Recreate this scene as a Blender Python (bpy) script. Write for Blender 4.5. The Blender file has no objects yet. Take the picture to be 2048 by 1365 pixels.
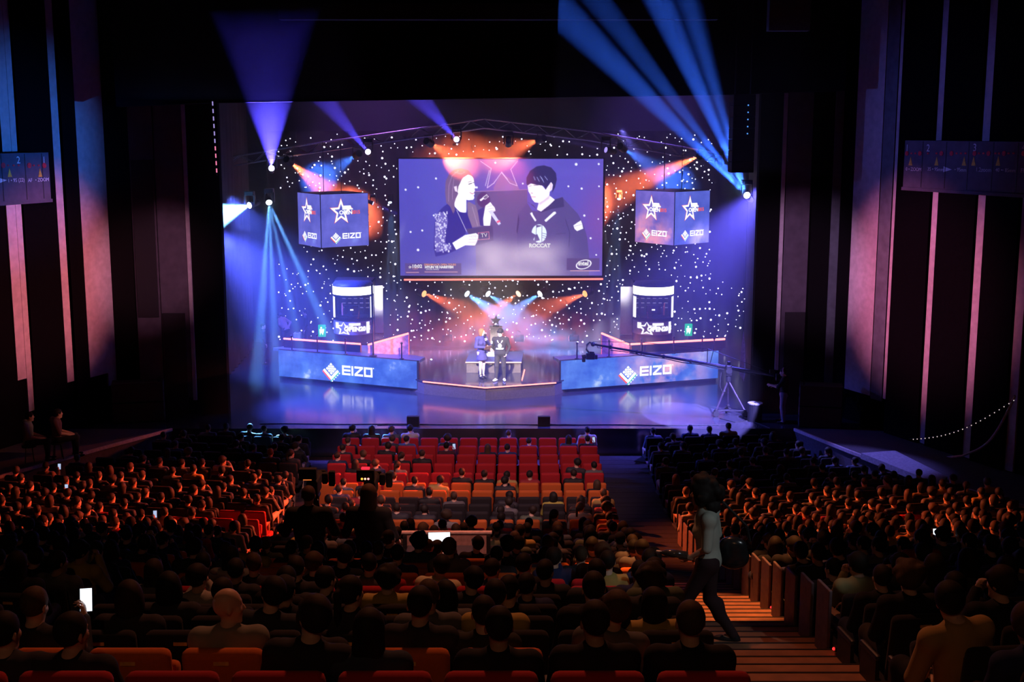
import bpy, math, random
import numpy as np
from mathutils import Vector, Matrix, Euler
SC = bpy.context.scene
COL = SC.collection
R = math.radians
# ------------------------------------------------------------------ view
F, PITCH, H = 2500.0, R(9.65), 8.9
CP, SP = math.cos(PITCH), math.sin(PITCH)
def ray(u, v):
    a, b = (u-1024)/F, (682.5-v)/F
    return Vector((a, CP+SP*b, -SP+CP*b))
def atY(u, v, Y):
    d = ray(u, v); return Vector((0, 0, H)) + d*(Y/d.y)
def atZ(u, v, z):
    d = ray(u, v); return Vector((0, 0, H)) + d*((z-H)/d.z)
def project(p):
    x, y, z = p[0], p[1], p[2]-H
    dep = y*CP - z*SP; up = y*SP + z*CP
    return 1024+F*x/dep, 682.5-F*up/dep, dep
cd = bpy.data.cameras.new('camera'); cam = bpy.data.objects.new('camera', cd); COL.objects.link(cam)
cam.location = (0, 0, H); cam.rotation_euler = (math.pi/2-PITCH, 0, 0)
cd.sensor_width = 36; cd.lens = F*36/2048; cd.clip_start = .1; cd.clip_end = 200
SC.camera = cam
vs = SC.view_settings
vs.view_transform = 'Standard'; vs.look = 'None'; vs.exposure = 0; vs.gamma = 1; vs.use_curve_mapping = False
cy = SC.cycles
cy.max_bounces = 4; cy.diffuse_bounces = 2; cy.glossy_bounces = 2; cy.transmission_bounces = 4
cy.transparent_max_bounces = 8; cy.volume_bounces = 0; cy.caustics_reflective = False; cy.caustics_refractive = False
cy.sample_clamp_indirect = 2; cy.sample_clamp_direct = 0; cy.use_denoising = True
w = bpy.data.worlds.new('world'); SC.world = w; w.use_nodes = True
w.node_tree.nodes['Background'].inputs[0].default_value = (.35, .3, .55, 1)
w.node_tree.nodes['Background'].inputs[1].default_value = .004

# ------------------------------------------------------------------ materials
def lin(c):
    return tuple(((x/255.0)/12.92 if x/255.0 <= .04045 else ((x/255.0+.055)/1.055)**2.4) for x in c)
MATS = {}
def pm(name, col, rough=.6, metal=0.0, var=.2, scale=18.0, spec=.5, bump=0.0, sheen=0.0):
    if name in MATS: return MATS[name]
    m = bpy.data.materials.new(name); m.use_nodes = True; nt = m.node_tree
    b = nt.nodes['Principled BSDF']
    b.inputs['Roughness'].default_value = rough; b.inputs['Metallic'].default_value = metal
    b.inputs['Specular IOR Level'].default_value = spec
    if sheen: b.inputs['Sheen Weight'].default_value = sheen
    n = nt.nodes.new('ShaderNodeTexNoise'); n.inputs['Scale'].default_value = scale
    t = nt.nodes.new('ShaderNodeTexCoord'); nt.links.new(t.outputs['Object'], n.inputs['Vector'])
    r = nt.nodes.new('ShaderNodeValToRGB')
    r.color_ramp.elements[0].position = .3; r.color_ramp.elements[1].position = .7
    r.color_ramp.elements[0].color = tuple(x*(1-var) for x in col[:3])+(1,)
    r.color_ramp.elements[1].color = tuple(min(1, x*(1+var)) for x in col[:3])+(1,)
    nt.links.new(n.outputs['Fac'], r.inputs['Fac']); nt.links.new(r.outputs['Color'], b.inputs['Base Color'])
    if bump:
        bp = nt.nodes.new('ShaderNodeBump'); bp.inputs['Strength'].default_value = bump
        nt.links.new(n.outputs['Fac'], bp.inputs['Height']); nt.links.new(bp.outputs['Normal'], b.inputs['Normal'])
    MATS[name] = m; return m
def em(name, col, strength=1.0, sample=False):
    if name in MATS: return MATS[name]
    m = bpy.data.materials.new(name); m.use_nodes = True; nt = m.node_tree; nt.nodes.clear()
    o = nt.nodes.new('ShaderNodeOutputMaterial'); e = nt.nodes.new('ShaderNodeEmission')
    e.inputs[0].default_value = tuple(col[:3])+(1,); e.inputs[1].default_value = strength
    nt.links.new(e.outputs[0], o.inputs['Surface'])
    m.cycles.emission_sampling = 'AUTO' if sample else 'NONE'
    MATS[name] = m; return m
def attr_mat(name, emission=True, strength=1.0, rough=.7):
    m = bpy.data.materials.new(name); m.use_nodes = True; nt = m.node_tree; b = nt.nodes['Principled BSDF']
    a = nt.nodes.new('ShaderNodeAttribute'); a.attribute_name = 'Col'
    if emission:
        b.inputs['Base Color'].default_value = (.01, .01, .012, 1); b.inputs['Roughness'].default_value = .4
        nt.links.new(a.outputs['Color'], b.inputs['Emission Color']); b.inputs['Emission Strength'].default_value = strength
    else:
        nt.links.new(a.outputs['Color'], b.inputs['Base Color']); b.inputs['Roughness'].default_value = rough
    m.cycles.emission_sampling = 'AUTO' if emission else 'NONE'
    MATS[name] = m; return m
def obj_mat(name, rough=.8, var=.15, scale=30, sheen=0.0):
    """fabric / hair / skin whose colour is each object's own colour"""
    m = bpy.data.materials.new(name); m.use_nodes = True; nt = m.node_tree; b = nt.nodes['Principled BSDF']
    oi = nt.nodes.new('ShaderNodeObjectInfo'); n = nt.nodes.new('ShaderNodeTexNoise'); n.inputs['Scale'].default_value = scale
    t = nt.nodes.new('ShaderNodeTexCoord'); nt.links.new(t.outputs['Object'], n.inputs['Vector'])
    mr = nt.nodes.new('ShaderNodeMapRange'); mr.inputs['To Min'].default_value = 1-var; mr.inputs['To Max'].default_value = 1+var
    nt.links.new(n.outputs['Fac'], mr.inputs['Value'])
    mx = nt.nodes.new('ShaderNodeVectorMath'); mx.operation = 'SCALE'
    nt.links.new(oi.outputs['Color'], mx.inputs[0]); nt.links.new(mr.outputs['Result'], mx.inputs['Scale'])
    nt.links.new(mx.outputs['Vector'], b.inputs['Base Color'])
    b.inputs['Roughness'].default_value = rough; b.inputs['Sheen Weight'].default_value = sheen; b.inputs['Specular IOR Level'].default_value = .25
    MATS[name] = m; return m
def nebula_mat(name, c0, c1, c2, strength, scale=1.2, glow=None):
    """blue cloudy picture shown on an LED wall"""
    m = bpy.data.materials.new(name); m.use_nodes = True; nt = m.node_tree; b = nt.nodes['Principled BSDF']
    b.inputs['Base Color'].default_value = (.01, .01, .012, 1); b.inputs['Roughness'].default_value = .35
    t = nt.nodes.new('ShaderNodeTexCoord'); n = nt.nodes.new('ShaderNodeTexNoise')
    n.inputs['Scale'].default_value = scale; n.inputs['Detail'].default_value = 6; n.inputs['Roughness'].default_value = .62
    nt.links.new(t.outputs['Object'], n.inputs['Vector'])
    r = nt.nodes.new('ShaderNodeValToRGB'); e = r.color_ramp.elements
    e[0].position = .38; e[0].color = tuple(c0)+(1,); e[1].position = .78; e[1].color = tuple(c2)+(1,)
    k = e.new(.6); k.color = tuple(c1)+(1,)
    nt.links.new(n.outputs['Fac'], r.inputs['Fac'])
    out = r.outputs['Color']
    if glow:   # second cloud in another colour, gathered round one spot of the picture
        (gx, gy, gz), rad, gc = glow
        v = nt.nodes.new('ShaderNodeVectorMath'); v.operation = 'DISTANCE'; v.inputs[1].default_value = (gx, gy, gz)
        nt.links.new(t.outputs['Object'], v.inputs[0])
        mr = nt.nodes.new('ShaderNodeMapRange'); mr.inputs['From Min'].default_value = rad; mr.inputs['From Max'].default_value = 0
        nt.links.new(v.outputs['Value'], mr.inputs['Value'])
        n2 = nt.nodes.new('ShaderNodeTexNoise'); n2.inputs['Scale'].default_value = scale*1.3; n2.inputs['Detail'].default_value = 5
        nt.links.new(t.outputs['Object'], n2.inputs['Vector'])
        mr2 = nt.nodes.new('ShaderNodeMapRange'); mr2.inputs['From Min'].default_value = .38; mr2.inputs['From Max'].default_value = .62
        nt.links.new(n2.outputs['Fac'], mr2.inputs['Value'])
        mu = nt.nodes.new('ShaderNodeMath'); mu.operation = 'MULTIPLY'
        nt.links.new(mr.outputs['Result'], mu.inputs[0]); nt.links.new(mr2.outputs['Result'], mu.inputs[1])
        mx = nt.nodes.new('ShaderNodeMix'); mx.data_type = 'RGBA'; mx.inputs['B'].default_value = tuple(gc)+(1,)
        nt.links.new(mu.outputs[0], mx.inputs['Factor']); nt.links.new(out, mx.inputs['A']); out = mx.outputs['Result']
    nt.links.new(out, b.inputs['Emission Color']); b.inputs['Emission Strength'].default_value = strength
    MATS[name] = m; return m
def haze_mat(name, dens, g, col=(1, 1, 1)):
    m = bpy.data.materials.new(name); m.use_nodes = True; nt = m.node_tree; nt.nodes.clear()
    o = nt.nodes.new('ShaderNodeOutputMaterial'); s = nt.nodes.new('ShaderNodeVolumeScatter')
    s.inputs['Color'].default_value = tuple(col)+(1,); s.inputs['Density'].default_value = dens; s.inputs['Anisotropy'].default_value = g
    nt.links.new(s.outputs[0], o.inputs['Volume']); MATS[name] = m; return m

BLACK = pm('black_paint', (.012, .012, .014), .5)
MATTE = pm('matte_black', (.008, .008, .010), .9)
METAL = pm('dark_metal', (.05, .05, .055), .4, .8)
ALU = pm('aluminium', (.45, .45, .47), .35, .9)
DRAPE = pm('black_drape', (.012, .011, .016), .95, var=.4, scale=3)
WHITE = pm('white_panel', (.75, .75, .78), .45, var=.05)
GREYC = pm('grey_cloth', (.075, .062, .055), .9, var=.2)
RUBBER = pm('rubber', (.015, .015, .015), .7)
SILVER = pm('silver', (.6, .6, .62), .25, 1.0)

# ------------------------------------------------------------------ mesh building
class MB:
    def __init__(s): s.v, s.f, s.m = [], [], []
    def add(s, vs, fs, mi=0, M=None):
        o = len(s.v)
        for p in vs:
            p = Vector(p); s.v.append(tuple(M @ p) if M is not None else tuple(p))
        for f in fs: s.f.append([i+o for i in f]); s.m.append(mi)
        return s
    def box(s, c, d, mi=0, M=None):
        x, y, z = c; a, b, e = d[0]/2, d[1]/2, d[2]/2
        vs = [(x+i*a, y+j*b, z+k*e) for i in (-1, 1) for j in (-1, 1) for k in (-1, 1)]
        fs = [(0, 1, 3, 2), (4, 6, 7, 5), (0, 4, 5, 1), (2, 3, 7, 6), (0, 2, 6, 4), (1, 5, 7, 3)]
        return s.add(vs, fs, mi, M)
    def span(s, lo, hi, mi=0, M=None):
        return s.box([(a+b)/2 for a, b in zip(lo, hi)], [abs(b-a) for a, b in zip(lo, hi)], mi, M)
    def rbox(s, c, d, r=.03, mi=0, M=None, seg=2):
        """box with rounded edges"""
        import bmesh
        bm = bmesh.new(); bmesh.ops.create_cube(bm, size=1)
        for v in bm.verts: v.co = Vector((v.co.x*d[0], v.co.y*d[1], v.co.z*d[2]))
        bmesh.ops.bevel(bm, geom=bm.edges[:], offset=min(r, min(d)*.49), segments=seg, profile=.5, affect='EDGES')
        bm.verts.index_update()
        vs = [(v.co.x+c[0], v.co.y+c[1], v.co.z+c[2]) for v in bm.verts]
        fs = [[v.index for v in f.verts] for f in bm.faces]; bm.free()
        return s.add(vs, fs, mi, M)
    def cyl(s, p0, p1, r0, r1=None, n=12, mi=0, caps=True, M=None):
        r1 = r0 if r1 is None else r1
        p0, p1 = Vector(p0), Vector(p1); d = (p1-p0).normalized()
        a = d.orthogonal().normalized(); b = d.cross(a)
        vs = []
        for p, r in ((p0, r0), (p1, r1)):
            for i in range(n):
                t = 2*math.pi*i/n; vs.append(p+a*(r*math.cos(t))+b*(r*math.sin(t)))
        fs = [(i, (i+1) % n, n+(i+1) % n, n+i) for i in range(n)]
        if caps: fs += [tuple(range(n))[::-1], tuple(range(n, 2*n))]
        return s.add(vs, fs, mi, M)
    def tube(s, pts, r, n=6, mi=0, M=None):
        pts = [Vector(p) for p in pts]; vs, fs = [], []
        up = Vector((0, 0, 1))
        for i, p in enumerate(pts):
            d = (pts[min(i+1, len(pts)-1)]-pts[max(i-1, 0)]).normalized()
            a = d.cross(up); a = a.normalized() if a.length > 1e-4 else Vector((1, 0, 0)); b = d.cross(a)
            for k in range(n):
                t = 2*math.pi*k/n; vs.append(p+a*(r*math.cos(t))+b*(r*math.sin(t)))
        for i in range(len(pts)-1):
            for k in range(n):
                fs.append((i*n+k, i*n+(k+1) % n, (i+1)*n+(k+1) % n, (i+1)*n+k))
        fs += [tuple(range(n))[::-1], tuple((len(pts)-1)*n+k for k in range(n))]
        return s.add(vs, fs, mi, M)
    def lathe(s, prof, n=20, mi=0, M=None, a0=0, a1=2*math.pi, closed=True):
        vs, fs = [], []; k = len(prof); m = n if closed else n+1
        for i in range(m):
            t = a0+(a1-a0)*i/n
            for r, z in prof: vs.append((r*math.cos(t), r*math.sin(t), z))
        for i in range(n):
            j = (i+1) % m
            for q in range(k-1): fs.append((i*k+q, j*k+q, j*k+q+1, i*k+q+1))
        return s.add(vs, fs, mi, M)
    def prism(s, poly, th, mi=0, M=None):
        """2-D polygon in XZ, thickness along +Y (fan-triangulated by Blender)"""
        n = len(poly)
        vs = [(x, 0, z) for x, z in poly]+[(x, th, z) for x, z in poly]
        fs = [tuple(range(n)), tuple(range(2*n-1, n-1, -1))]+[(i, n+i, n+(i+1) % n, (i+1) % n) for i in range(n)]
        return s.add(vs, fs, mi, M)
    def quad(s, a, b, c, d, mi=0): return s.add([a, b, c, d], [(0, 1, 2, 3)], mi)
    def slab(s, poly, z0, z1, mi=0):
        """XY polygon extruded in z"""
        n = len(poly)
        vs = [(x, y, z0) for x, y in poly]+[(x, y, z1) for x, y in poly]
        fs = [tuple(range(n))[::-1], tuple(range(n, 2*n))]+[(i, (i+1) % n, n+(i+1) % n, n+i) for i in range(n)]
        return s.add(vs, fs, mi)
    def sphere(s, c, r, n=10, mi=0, M=None):
        rr = (r, r, r) if not hasattr(r, '__len__') else r
        vs, fs = [], []
        for i in range(n+1):
            ph = math.pi*i/n
            for j in range(2*n):
                t = math.pi*j/n
                vs.append((c[0]+rr[0]*math.sin(ph)*math.cos(t), c[1]+rr[1]*math.sin(ph)*math.sin(t), c[2]+rr[2]*math.cos(ph)))
        for i in range(n):
            for j in range(2*n):
                k = (j+1) % (2*n); fs.append((i*2*n+j, (i+1)*2*n+j, (i+1)*2*n+k, i*2*n+k))
        return s.add(vs, fs, mi, M)
    def text(s, txt, size, M, mi=0, th=.004, align='CENTER', bold=0.0):
        V_, F_ = text_geo(txt, size, th, align, bold); return s.add(V_, F_, mi, M)
    def mesh(s, name, mats, smooth=False):
        me = bpy.data.meshes.new(name); me.from_pydata(s.v, [], s.f)
        for m in (mats if isinstance(mats, (list, tuple)) else [mats]): me.materials.append(m)
        me.polygons.foreach_set('material_index', s.m)
        if smooth: me.polygons.foreach_set('use_smooth', [True]*len(s.f))
        me.update(); return me
    def build(s, name, mats, parent=None, smooth=False, **kw):
        return link(name, s.mesh(name, mats, smooth), parent, **kw)
_txt = {}
def text_geo(txt, size, th, align, bold):
    key = (txt, size, th, align, bold)
    if key not in _txt:
        cu = bpy.data.curves.new('t', 'FONT'); cu.body = txt; cu.size = size; cu.extrude = th/2; cu.align_x = align; cu.align_y = 'CENTER'
        cu.offset = bold; cu.resolution_u = 3
        o = bpy.data.objects.new('t', cu); COL.objects.link(o)
        dg = bpy.context.evaluated_depsgraph_get(); me = bpy.data.meshes.new_from_object(o.evaluated_get(dg))
        # the font lies in XY; stand it up in XZ facing -Y
        _txt[key] = ([(v.co.x, -v.co.z, v.co.y) for v in me.vertices], [list(p.vertices) for p in me.polygons])
        bpy.data.objects.remove(o); bpy.data.meshes.remove(me); bpy.data.curves.remove(cu)
    return _txt[key]
def tag(o, label=None, cat=None, group=None, kind=None):
    for k, v_ in (('label', label), ('category', cat), ('group', group), ('kind', kind)):
        if v_: o[k] = v_
    return o
def link(name, me, parent=None, loc=None, rot=None, label=None, cat=None, group=None, kind=None):
    o = bpy.data.objects.new(name, me); COL.objects.link(o)
    if parent is not None: o.parent = parent
    if loc is not None: o.location = loc
    if rot is not None: o.rotation_euler = rot
    return tag(o, label, cat, group, kind)
def empty(name, loc, rz=0, label=None, cat=None, group=None):
    o = bpy.data.objects.new(name, None); COL.objects.link(o); o.location = loc; o.rotation_euler = (0, 0, rz)
    return tag(o, label, cat, group)
def struct(name, mb, mats, smooth=False): return mb.build(name, mats, None, smooth, kind='structure')
def frame(o, x, z=None, y=None):
    """matrix with origin o, X axis along x, Z up (or given)"""
    x = Vector(x).normalized(); z = Vector(z or (0, 0, 1)); y_ = z.cross(x).normalized(); z = x.cross(y_).normalized()
    M = Matrix((x, y_, z)).transposed().to_4x4(); M.translation = Vector(o); return M
def spot(loc, target, col, power, size, blend=.3, radius=.03, name='stage_light'):
    l = bpy.data.lights.new(name, 'SPOT'); l.energy = power; l.color = col; l.spot_size = R(size); l.spot_blend = blend
    l.shadow_soft_size = radius
    o = bpy.data.objects.new(name, l); COL.objects.link(o); o.location = loc
    o.rotation_euler = (Vector(target)-Vector(loc)).to_track_quat('-Z', 'Y').to_euler(); return o
def area(loc, target, col, power, sx, sy, name='area_light', spread=180):
    l = bpy.data.lights.new(name, 'AREA'); l.energy = power; l.color = col; l.shape = 'RECTANGLE'; l.size = sx; l.size_y = sy; l.spread = R(spread)
    o = bpy.data.objects.new(name, l); COL.objects.link(o); o.location = loc
    o.rotation_euler = (Vector(target)-Vector(loc)).to_track_quat('-Z', 'Y').to_euler(); return o
ORD = ('zeroth first second third fourth fifth sixth seventh eighth ninth tenth eleventh twelfth thirteenth fourteenth fifteenth sixteenth '
       'seventeenth eighteenth nineteenth twentieth twenty-first twenty-second twenty-third twenty-fourth twenty-fifth twenty-sixth '
       'twenty-seventh twenty-eighth twenty-ninth thirtieth thirty-first thirty-second thirty-third thirty-fourth thirty-fifth').split()
SZ = .77      # stage floor
# ================================================================== THE HALL
YF = 33.45                                  # stage front edge
WL0, WLD = Vector((-11.6, 34.9)), Vector((-.42, -1)).normalized()     # left side wall line (going towards the seats)
WR0, WRD = Vector((9.35, 34.9)), Vector((.45, -1)).normalized()
def wallpt(u, side, v=600, off=0.0):
    P0, D = (WL0, WLD) if side < 0 else (WR0, WRD)
    n = Vector((-D.y, D.x)) if side < 0 else Vector((D.y, -D.x))       # towards the hall
    if n.x*side > 0: n = -n
    P = P0+n*off; d = ray(u, v); d2 = Vector((d.x, d.y))
    # P + s D = t d2
    det = D.x*(-d2.y)+D.y*d2.x
    t = (D.x*(-P.y)+D.y*P.x)/det
    return d2*t, n
def flatpt(u, side):
    p = atY(u, 600, 35.27); return Vector((p.x, p.y)), Vector((0, -1))
def is_flat(side, u0, u1): return u0 >= 224 if side < 0 else u1 <= 1690
def vz(u, v, xy): return H+ray(u, v).z*(xy[1]/ray(u, v).y)

mb = MB()
mb.slab([(-13.5, YF), (14.5, YF), (14.5, 48), (-13.5, 48)], 0, SZ)
FLOORM = pm('stage_floor_paint', (.042, .042, .055), .16, var=.25, scale=1.1, spec=.9)
struct('floor_stage', mb, FLOORM)
mb = MB()
mb.slab([(-9.35, YF-.02), (-10.6, 31.4), (-13.2, 26.9), (-16, 22), (-17, 22), (-14.6, YF-.02)], -.05, SZ-.004)
struct('floor_platform_left', mb, pm('platform_carpet', (.075, .06, .07), .9))
mb = MB()
mb.slab([(7.75, YF-.02), (15, YF-.02), (17, 22), (12.9, 22), (11.2, 26.3), (9.55, 29), (8.66, 31)], -.05, SZ-.004)
struct('floor_platform_right', mb, MATS['platform_carpet'])
for nm, pts in (('trim_1', [(-9.33, YF-.06), (-10.58, 31.36), (-13.18, 26.86)]), ('trim_2', [(7.75, YF-.06), (8.64, 30.96), (9.53, 28.96), (11.18, 26.26)])):
    mb = MB()
    for (x0, y0), (x1, y1) in zip(pts, pts[1:]):
        M = frame((x0, y0, SZ), (x1-x0, y1-y0, 0)); L = math.hypot(x1-x0, y1-y0)
        mb.span((0, -.03, -.05), (L, .03, .03), 0, M)
    struct(nm, mb, pm('pale_trim', (.5, .42, .45), .5))
# second, paler walkway that rises along the right-hand wall
mb = MB(); a, b_, c, d = [atZ(1722, 905, SZ+.12), atZ(1790, 900, SZ+.12), atZ(1895, 952, SZ+.12), atZ(1880, 968, SZ+.12)]
mb.slab([(p.x, p.y) for p in (a, d, c, b_)], SZ-.05, SZ+.10)
struct('floor_walkway_right', mb, pm('walkway_lino', (.32, .3, .36), .6))
# side walls
WALLB = pm('wall_black', (.0035, .0032, .004), .95, spec=.03)
for side, nm in ((-1, 'wall_left'), (1, 'wall_right')):
    P0, D = (WL0, WLD) if side < 0 else (WR0, WRD)
    mb = MB(); M = frame((P0.x, P0.y, 0), (D.x, D.y, 0))
    s = 1 if side < 0 else -1
    mb.span((-.6, 0, -.1), (26, s*.3, 15), 0, M) if False else None
    n = wallpt(100 if side < 0 else 1900, side)[1]
    q = [P0-D*.4, P0+D*26, P0+D*26-n*.4, P0-D*.4-n*.4]
    mb.slab([(p.x, p.y) for p in (q if side < 0 else q[::-1])], -.1, 15)
    struct(nm, mb, WALLB)
LIGHTP = pm('pale_wall_boards', (.46, .42, .43), .7, var=.12, scale=6)
MIDP = pm('grey_wall_boards', (.085, .07, .09), .8, var=.2, scale=4)
TEALP = pm('slate_wall_boards', (.11, .13, .15), .8, var=.2, scale=4)
strips = [(-1, 22, 49, 758, LIGHTP), (-1, 40, 51, 822, LIGHTP), (-1, 120, 136, 764, LIGHTP), (-1, 167, 212, 750, LIGHTP), (-1, 205, 223, 770, LIGHTP),
          (-1, 274, 321, 795, MIDP), (-1, 323, 378, 795, MIDP), (-1, 379, 386, 800, LIGHTP),
          (1, 1554, 1561, 740, LIGHTP), (1, 1563, 1611, 740, MIDP), (1, 1655, 1678, 768, TEALP), (1, 1700, 1752, 784, LIGHTP), (1, 1753, 1776, 800, TEALP),
          (1, 1779, 1786, 798, LIGHTP), (1, 1857, 1870, 910, LIGHTP), (1, 1948, 1963, 948, LIGHTP), (1, 2035, 2052, 985, LIGHTP), (1, 2120, 2140, 985, LIGHTP), (-1, -60, -40, 800, LIGHTP)]
k = 0
for side, u0, u1, vb, m in strips:
    k += 1
    wp = flatpt if is_flat(side, u0, u1) else wallpt
    (a, n), (b_, _) = wp(u0, side), wp(u1, side)
    zb = max(vz((u0+u1)/2, vb, (a+b_)/2), SZ+.02)
    o1 = .05 if k % 2 else .06
    q = [a+n*o1, b_+n*o1, b_-n*.02, a-n*.02]
    mb = MB(); mb.slab([(p.x, p.y) for p in q], zb, 14.9)
    struct('wall_%s_board_panel' % ('left' if side < 0 else 'right'), mb, m)
# black fins between the boards
for side, us in ((-1, [(52, 118), (138, 165)]), (1, [(1788, 1856), (1872, 1946), (1966, 2033)])):
    for u0, u1 in us:
        (a, n), (b_, _) = wallpt(u0, side), wallpt(u1, side)
        q = [a+n*.12, b_+n*.12, b_-n*.02, a-n*.02]
        mb = MB(); mb.slab([(p.x, p.y) for p in q], SZ, 14.9); struct('wall_%s_fin_panel' % ('left' if side < 0 else 'right'), mb, WALLB)
# doors in the grey boards, plus one dark upper panel
for side, u0, u1, vt, nm in ((-1, 326, 370, 626, 'door_1'), (-1, 277, 318, 320, 'wall_left_dark_panel'), (1, 1570, 1610, 624, 'door_3')):
    (a, n), (b_, _) = flatpt(u0, side), flatpt(u1, side)
    zt = vz((u0+u1)/2, vt, (a+b_)/2)
    q = [a+n*.10, b_+n*.10, b_+n*.06, a+n*.06]
    zb = SZ+.01 if nm != 'wall_left_dark_panel' else vz(298, 634, (a+b_)/2)
    mb = MB(); mb.slab([(p.x, p.y) for p in q], zb, zt); struct(nm, mb, pm('dark_door_and_panel', (.008, .007, .009), .7))
# proscenium: header, side returns, back and ceiling
mb = MB()
a, b_ = atY(420, 206, 33.5), atY(1475, 189, 33.5)
HX0, HX1 = atY(226, 100, 33.5).x, atY(1694, 100, 33.5).x
mb.add([(HX0, 33.5, a.z-.1), (a.x, 33.5, a.z), (b_.x, 33.5, b_.z), (HX1, 33.5, b_.z+.1), (HX1, 33.5, 15), (HX0, 33.5, 15),
        (HX0, 33.9, a.z-.1), (a.x, 33.9, a.z), (b_.x, 33.9, b_.z), (HX1, 33.9, b_.z+.1), (HX1, 33.9, 15), (HX0, 33.9, 15)],
       [(0, 1, 2, 3, 4, 5), (11, 10, 9, 8, 7, 6), (0, 6, 7, 1), (1, 7, 8, 2), (2, 8, 9, 3)])
struct('wall_proscenium_header', mb, pm('header_navy', (.0065, .0065, .011), .9, var=.3, scale=.8, spec=.05))
a = atY(455, 812, 35.3); b_ = atY(1503, 800, 35.3)
mb = MB(); mb.span((-12.2, 35.3, SZ), (a.x+.02, 35.6, 15)); struct('wall_proscenium_left', mb, WALLB)
mb = MB(); mb.span((b_.x, 35.3, SZ), (10.0, 35.6, 15)); struct('wall_proscenium_right', mb, WALLB)
mb = MB(); mb.span((-14, 47.6, 0), (14.5, 47.9, 26)); struct('wall_stage_back', mb, pm('stage_back_paint', (.05, .05, .06), .9))
mb = MB(); mb.span((-13.9, 34.4, 0), (-13.5, 47.6, 26)); struct('wall_stage_left', mb, MATTE)
mb = MB(); mb.span((14.2, 34.4, 0), (14.5, 47.6, 26)); struct('wall_stage_right', mb, MATTE)
mb = MB(); mb.span((-25, 0, 15), (25, 33.9, 15.2)); struct('ceiling', mb, WALLB)
mb = MB(); mb.span((-14, 33.9, 26), (14.6, 48, 26.2)).span((-14, 33.5, 15), (14.6, 33.9, 26)); struct('ceiling_fly_tower', mb, WALLB)
# ceiling reflector panels and lighting bridge high in front of the header
mb = MB(); p0, p1 = atY(1536, 62, 30), atY(1622, -40, 30)
mb.span((p0.x, 29.9, p0.z), (p1.x, 30.2, 14.9)); struct('ceiling_reflector_panel', mb, pm('reflector_grey', (.10, .13, .16), .7))
mb = MB(); p0, p1 = atY(560, 40, 31), atY(1435, 8, 31)
mb.span((p0.x, 30.8, p0.z), (p1.x, 31.2, p1.z)); struct('ceiling_beam_lighting_bridge', mb, BLACK)
# ----- the two side boxes printed with a camera lens scale
SCALEM = pm('side_box_boards', (.085, .08, .115), .75, var=.15, scale=5)
REDP, YELP, WHP = em('scale_red', (.75, .03, .05), 1.0), em('scale_yellow', (.85, .5, .08), .55), em('scale_white', (.6, .6, .75), .45)
REDP, YELP, WHP = pm('print_red', (.8, .02, .04), .5), pm('print_yellow', (.85, .5, .05), .5), pm('print_white', (.85, .85, .88), .5)
def side_box(side, u0, u1, vt, vb, seams, marks, label):
    (a, n), (b_, _) = wallpt(u0, side, 330, .75), wallpt(u1, side, 330, .75)
    L = (b_-a).length; zt, zb = vz(u0, vt, a), vz(u0, vb, a)
    if side < 0: a, b_ = b_, a          # x runs left to right in the picture
    root = empty('side_box', (a.x, a.y, zb), 0, label, 'balcony box')
    M = frame((0, 0, 0), (b_.x-a.x, b_.y-a.y, 0)); h = zt-zb
    MB().span((0, 0, 0), (L, .62, h), 0, M).span((-.02, -.03, -.08), (L+.02, .62, 0), 0, M).build('parapet', [SCALEM], root)
    def ux(u): return ((wallpt(u, side, 330, .75)[0]-a).dot((b_-a).normalized()))
    for u in seams: MB().span((ux(u)-.012, -.006, .02), (ux(u)+.012, .004, h-.02), 0, M).build('seam', [BLACK], root)
    def zz(u, v): return vz(u, v, wallpt(u, side, 330, .75)[0])-zb
    for kind, u, v, s in marks:
        x, z = ux(u), zz(u, v); T = M @ Matrix.Translation((x, -.006, z))
        if kind == 'dot': MB().cyl((x, -.012, z), (x, 0, z), s, n=10, M=M).build('red_dot', [REDP], root)
        elif kind == 'dash': MB().span((x-s, -.01, z-.02), (x+s, 0, z+.02), 0, M).build('red_mark', [REDP], root)
        elif kind == 'tri': MB().prism([(-.07, -.1), (.07, -.1), (.0, .12)], .006, 0, T).build('yellow_pointer', [YELP], root)
        elif kind == 'arrow': MB().prism([(-.14, -.07), (.14, 0), (-.14, .07)], .006, 0, T).build('white_arrow', [WHP], root)
        else: MB().text(kind, s, T, 0, .006).build('white_lettering', [WHP], root)
    return root
side_box(1, 1808, 2110, 281, 374, [1844, 1891, 1936, 1985, 2034],
         [('1', 1813, 297, .25), ('2', 1855, 297, .25), ('3', 1948, 296, .25), ('4', 2046, 296, .25)]
         + [('dot', u, 307, .06) for u in (1813, 1839, 1882, 1902, 1948, 1976, 2007, 2046)]
         + [('dash', u, 307, .03) for u in (1822, 1830, 1855, 1872, 1912, 1921, 1930, 1957, 1966, 1990, 1997, 2016, 2026)]
         + [('tri', u, 323, 0) for u in (1821, 1873, 1928, 1947, 1996)]
         + [('0 \u2022 ZOOM', 1828, 339, .125), ('35 \u2022 95mm', 1872, 339, .125), ('arrow', 1896, 339, 0), ('\u2022 95mm', 1922, 340, .125), ('1.2zoom', 1968, 340, .14), ('40 \u2022\u2022 85mm', 2012, 341, .125), ('FILM', 2052, 342, .14)],
         'dark side box with red dots and yellow triangles on the wall near the hanging speaker')
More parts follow.
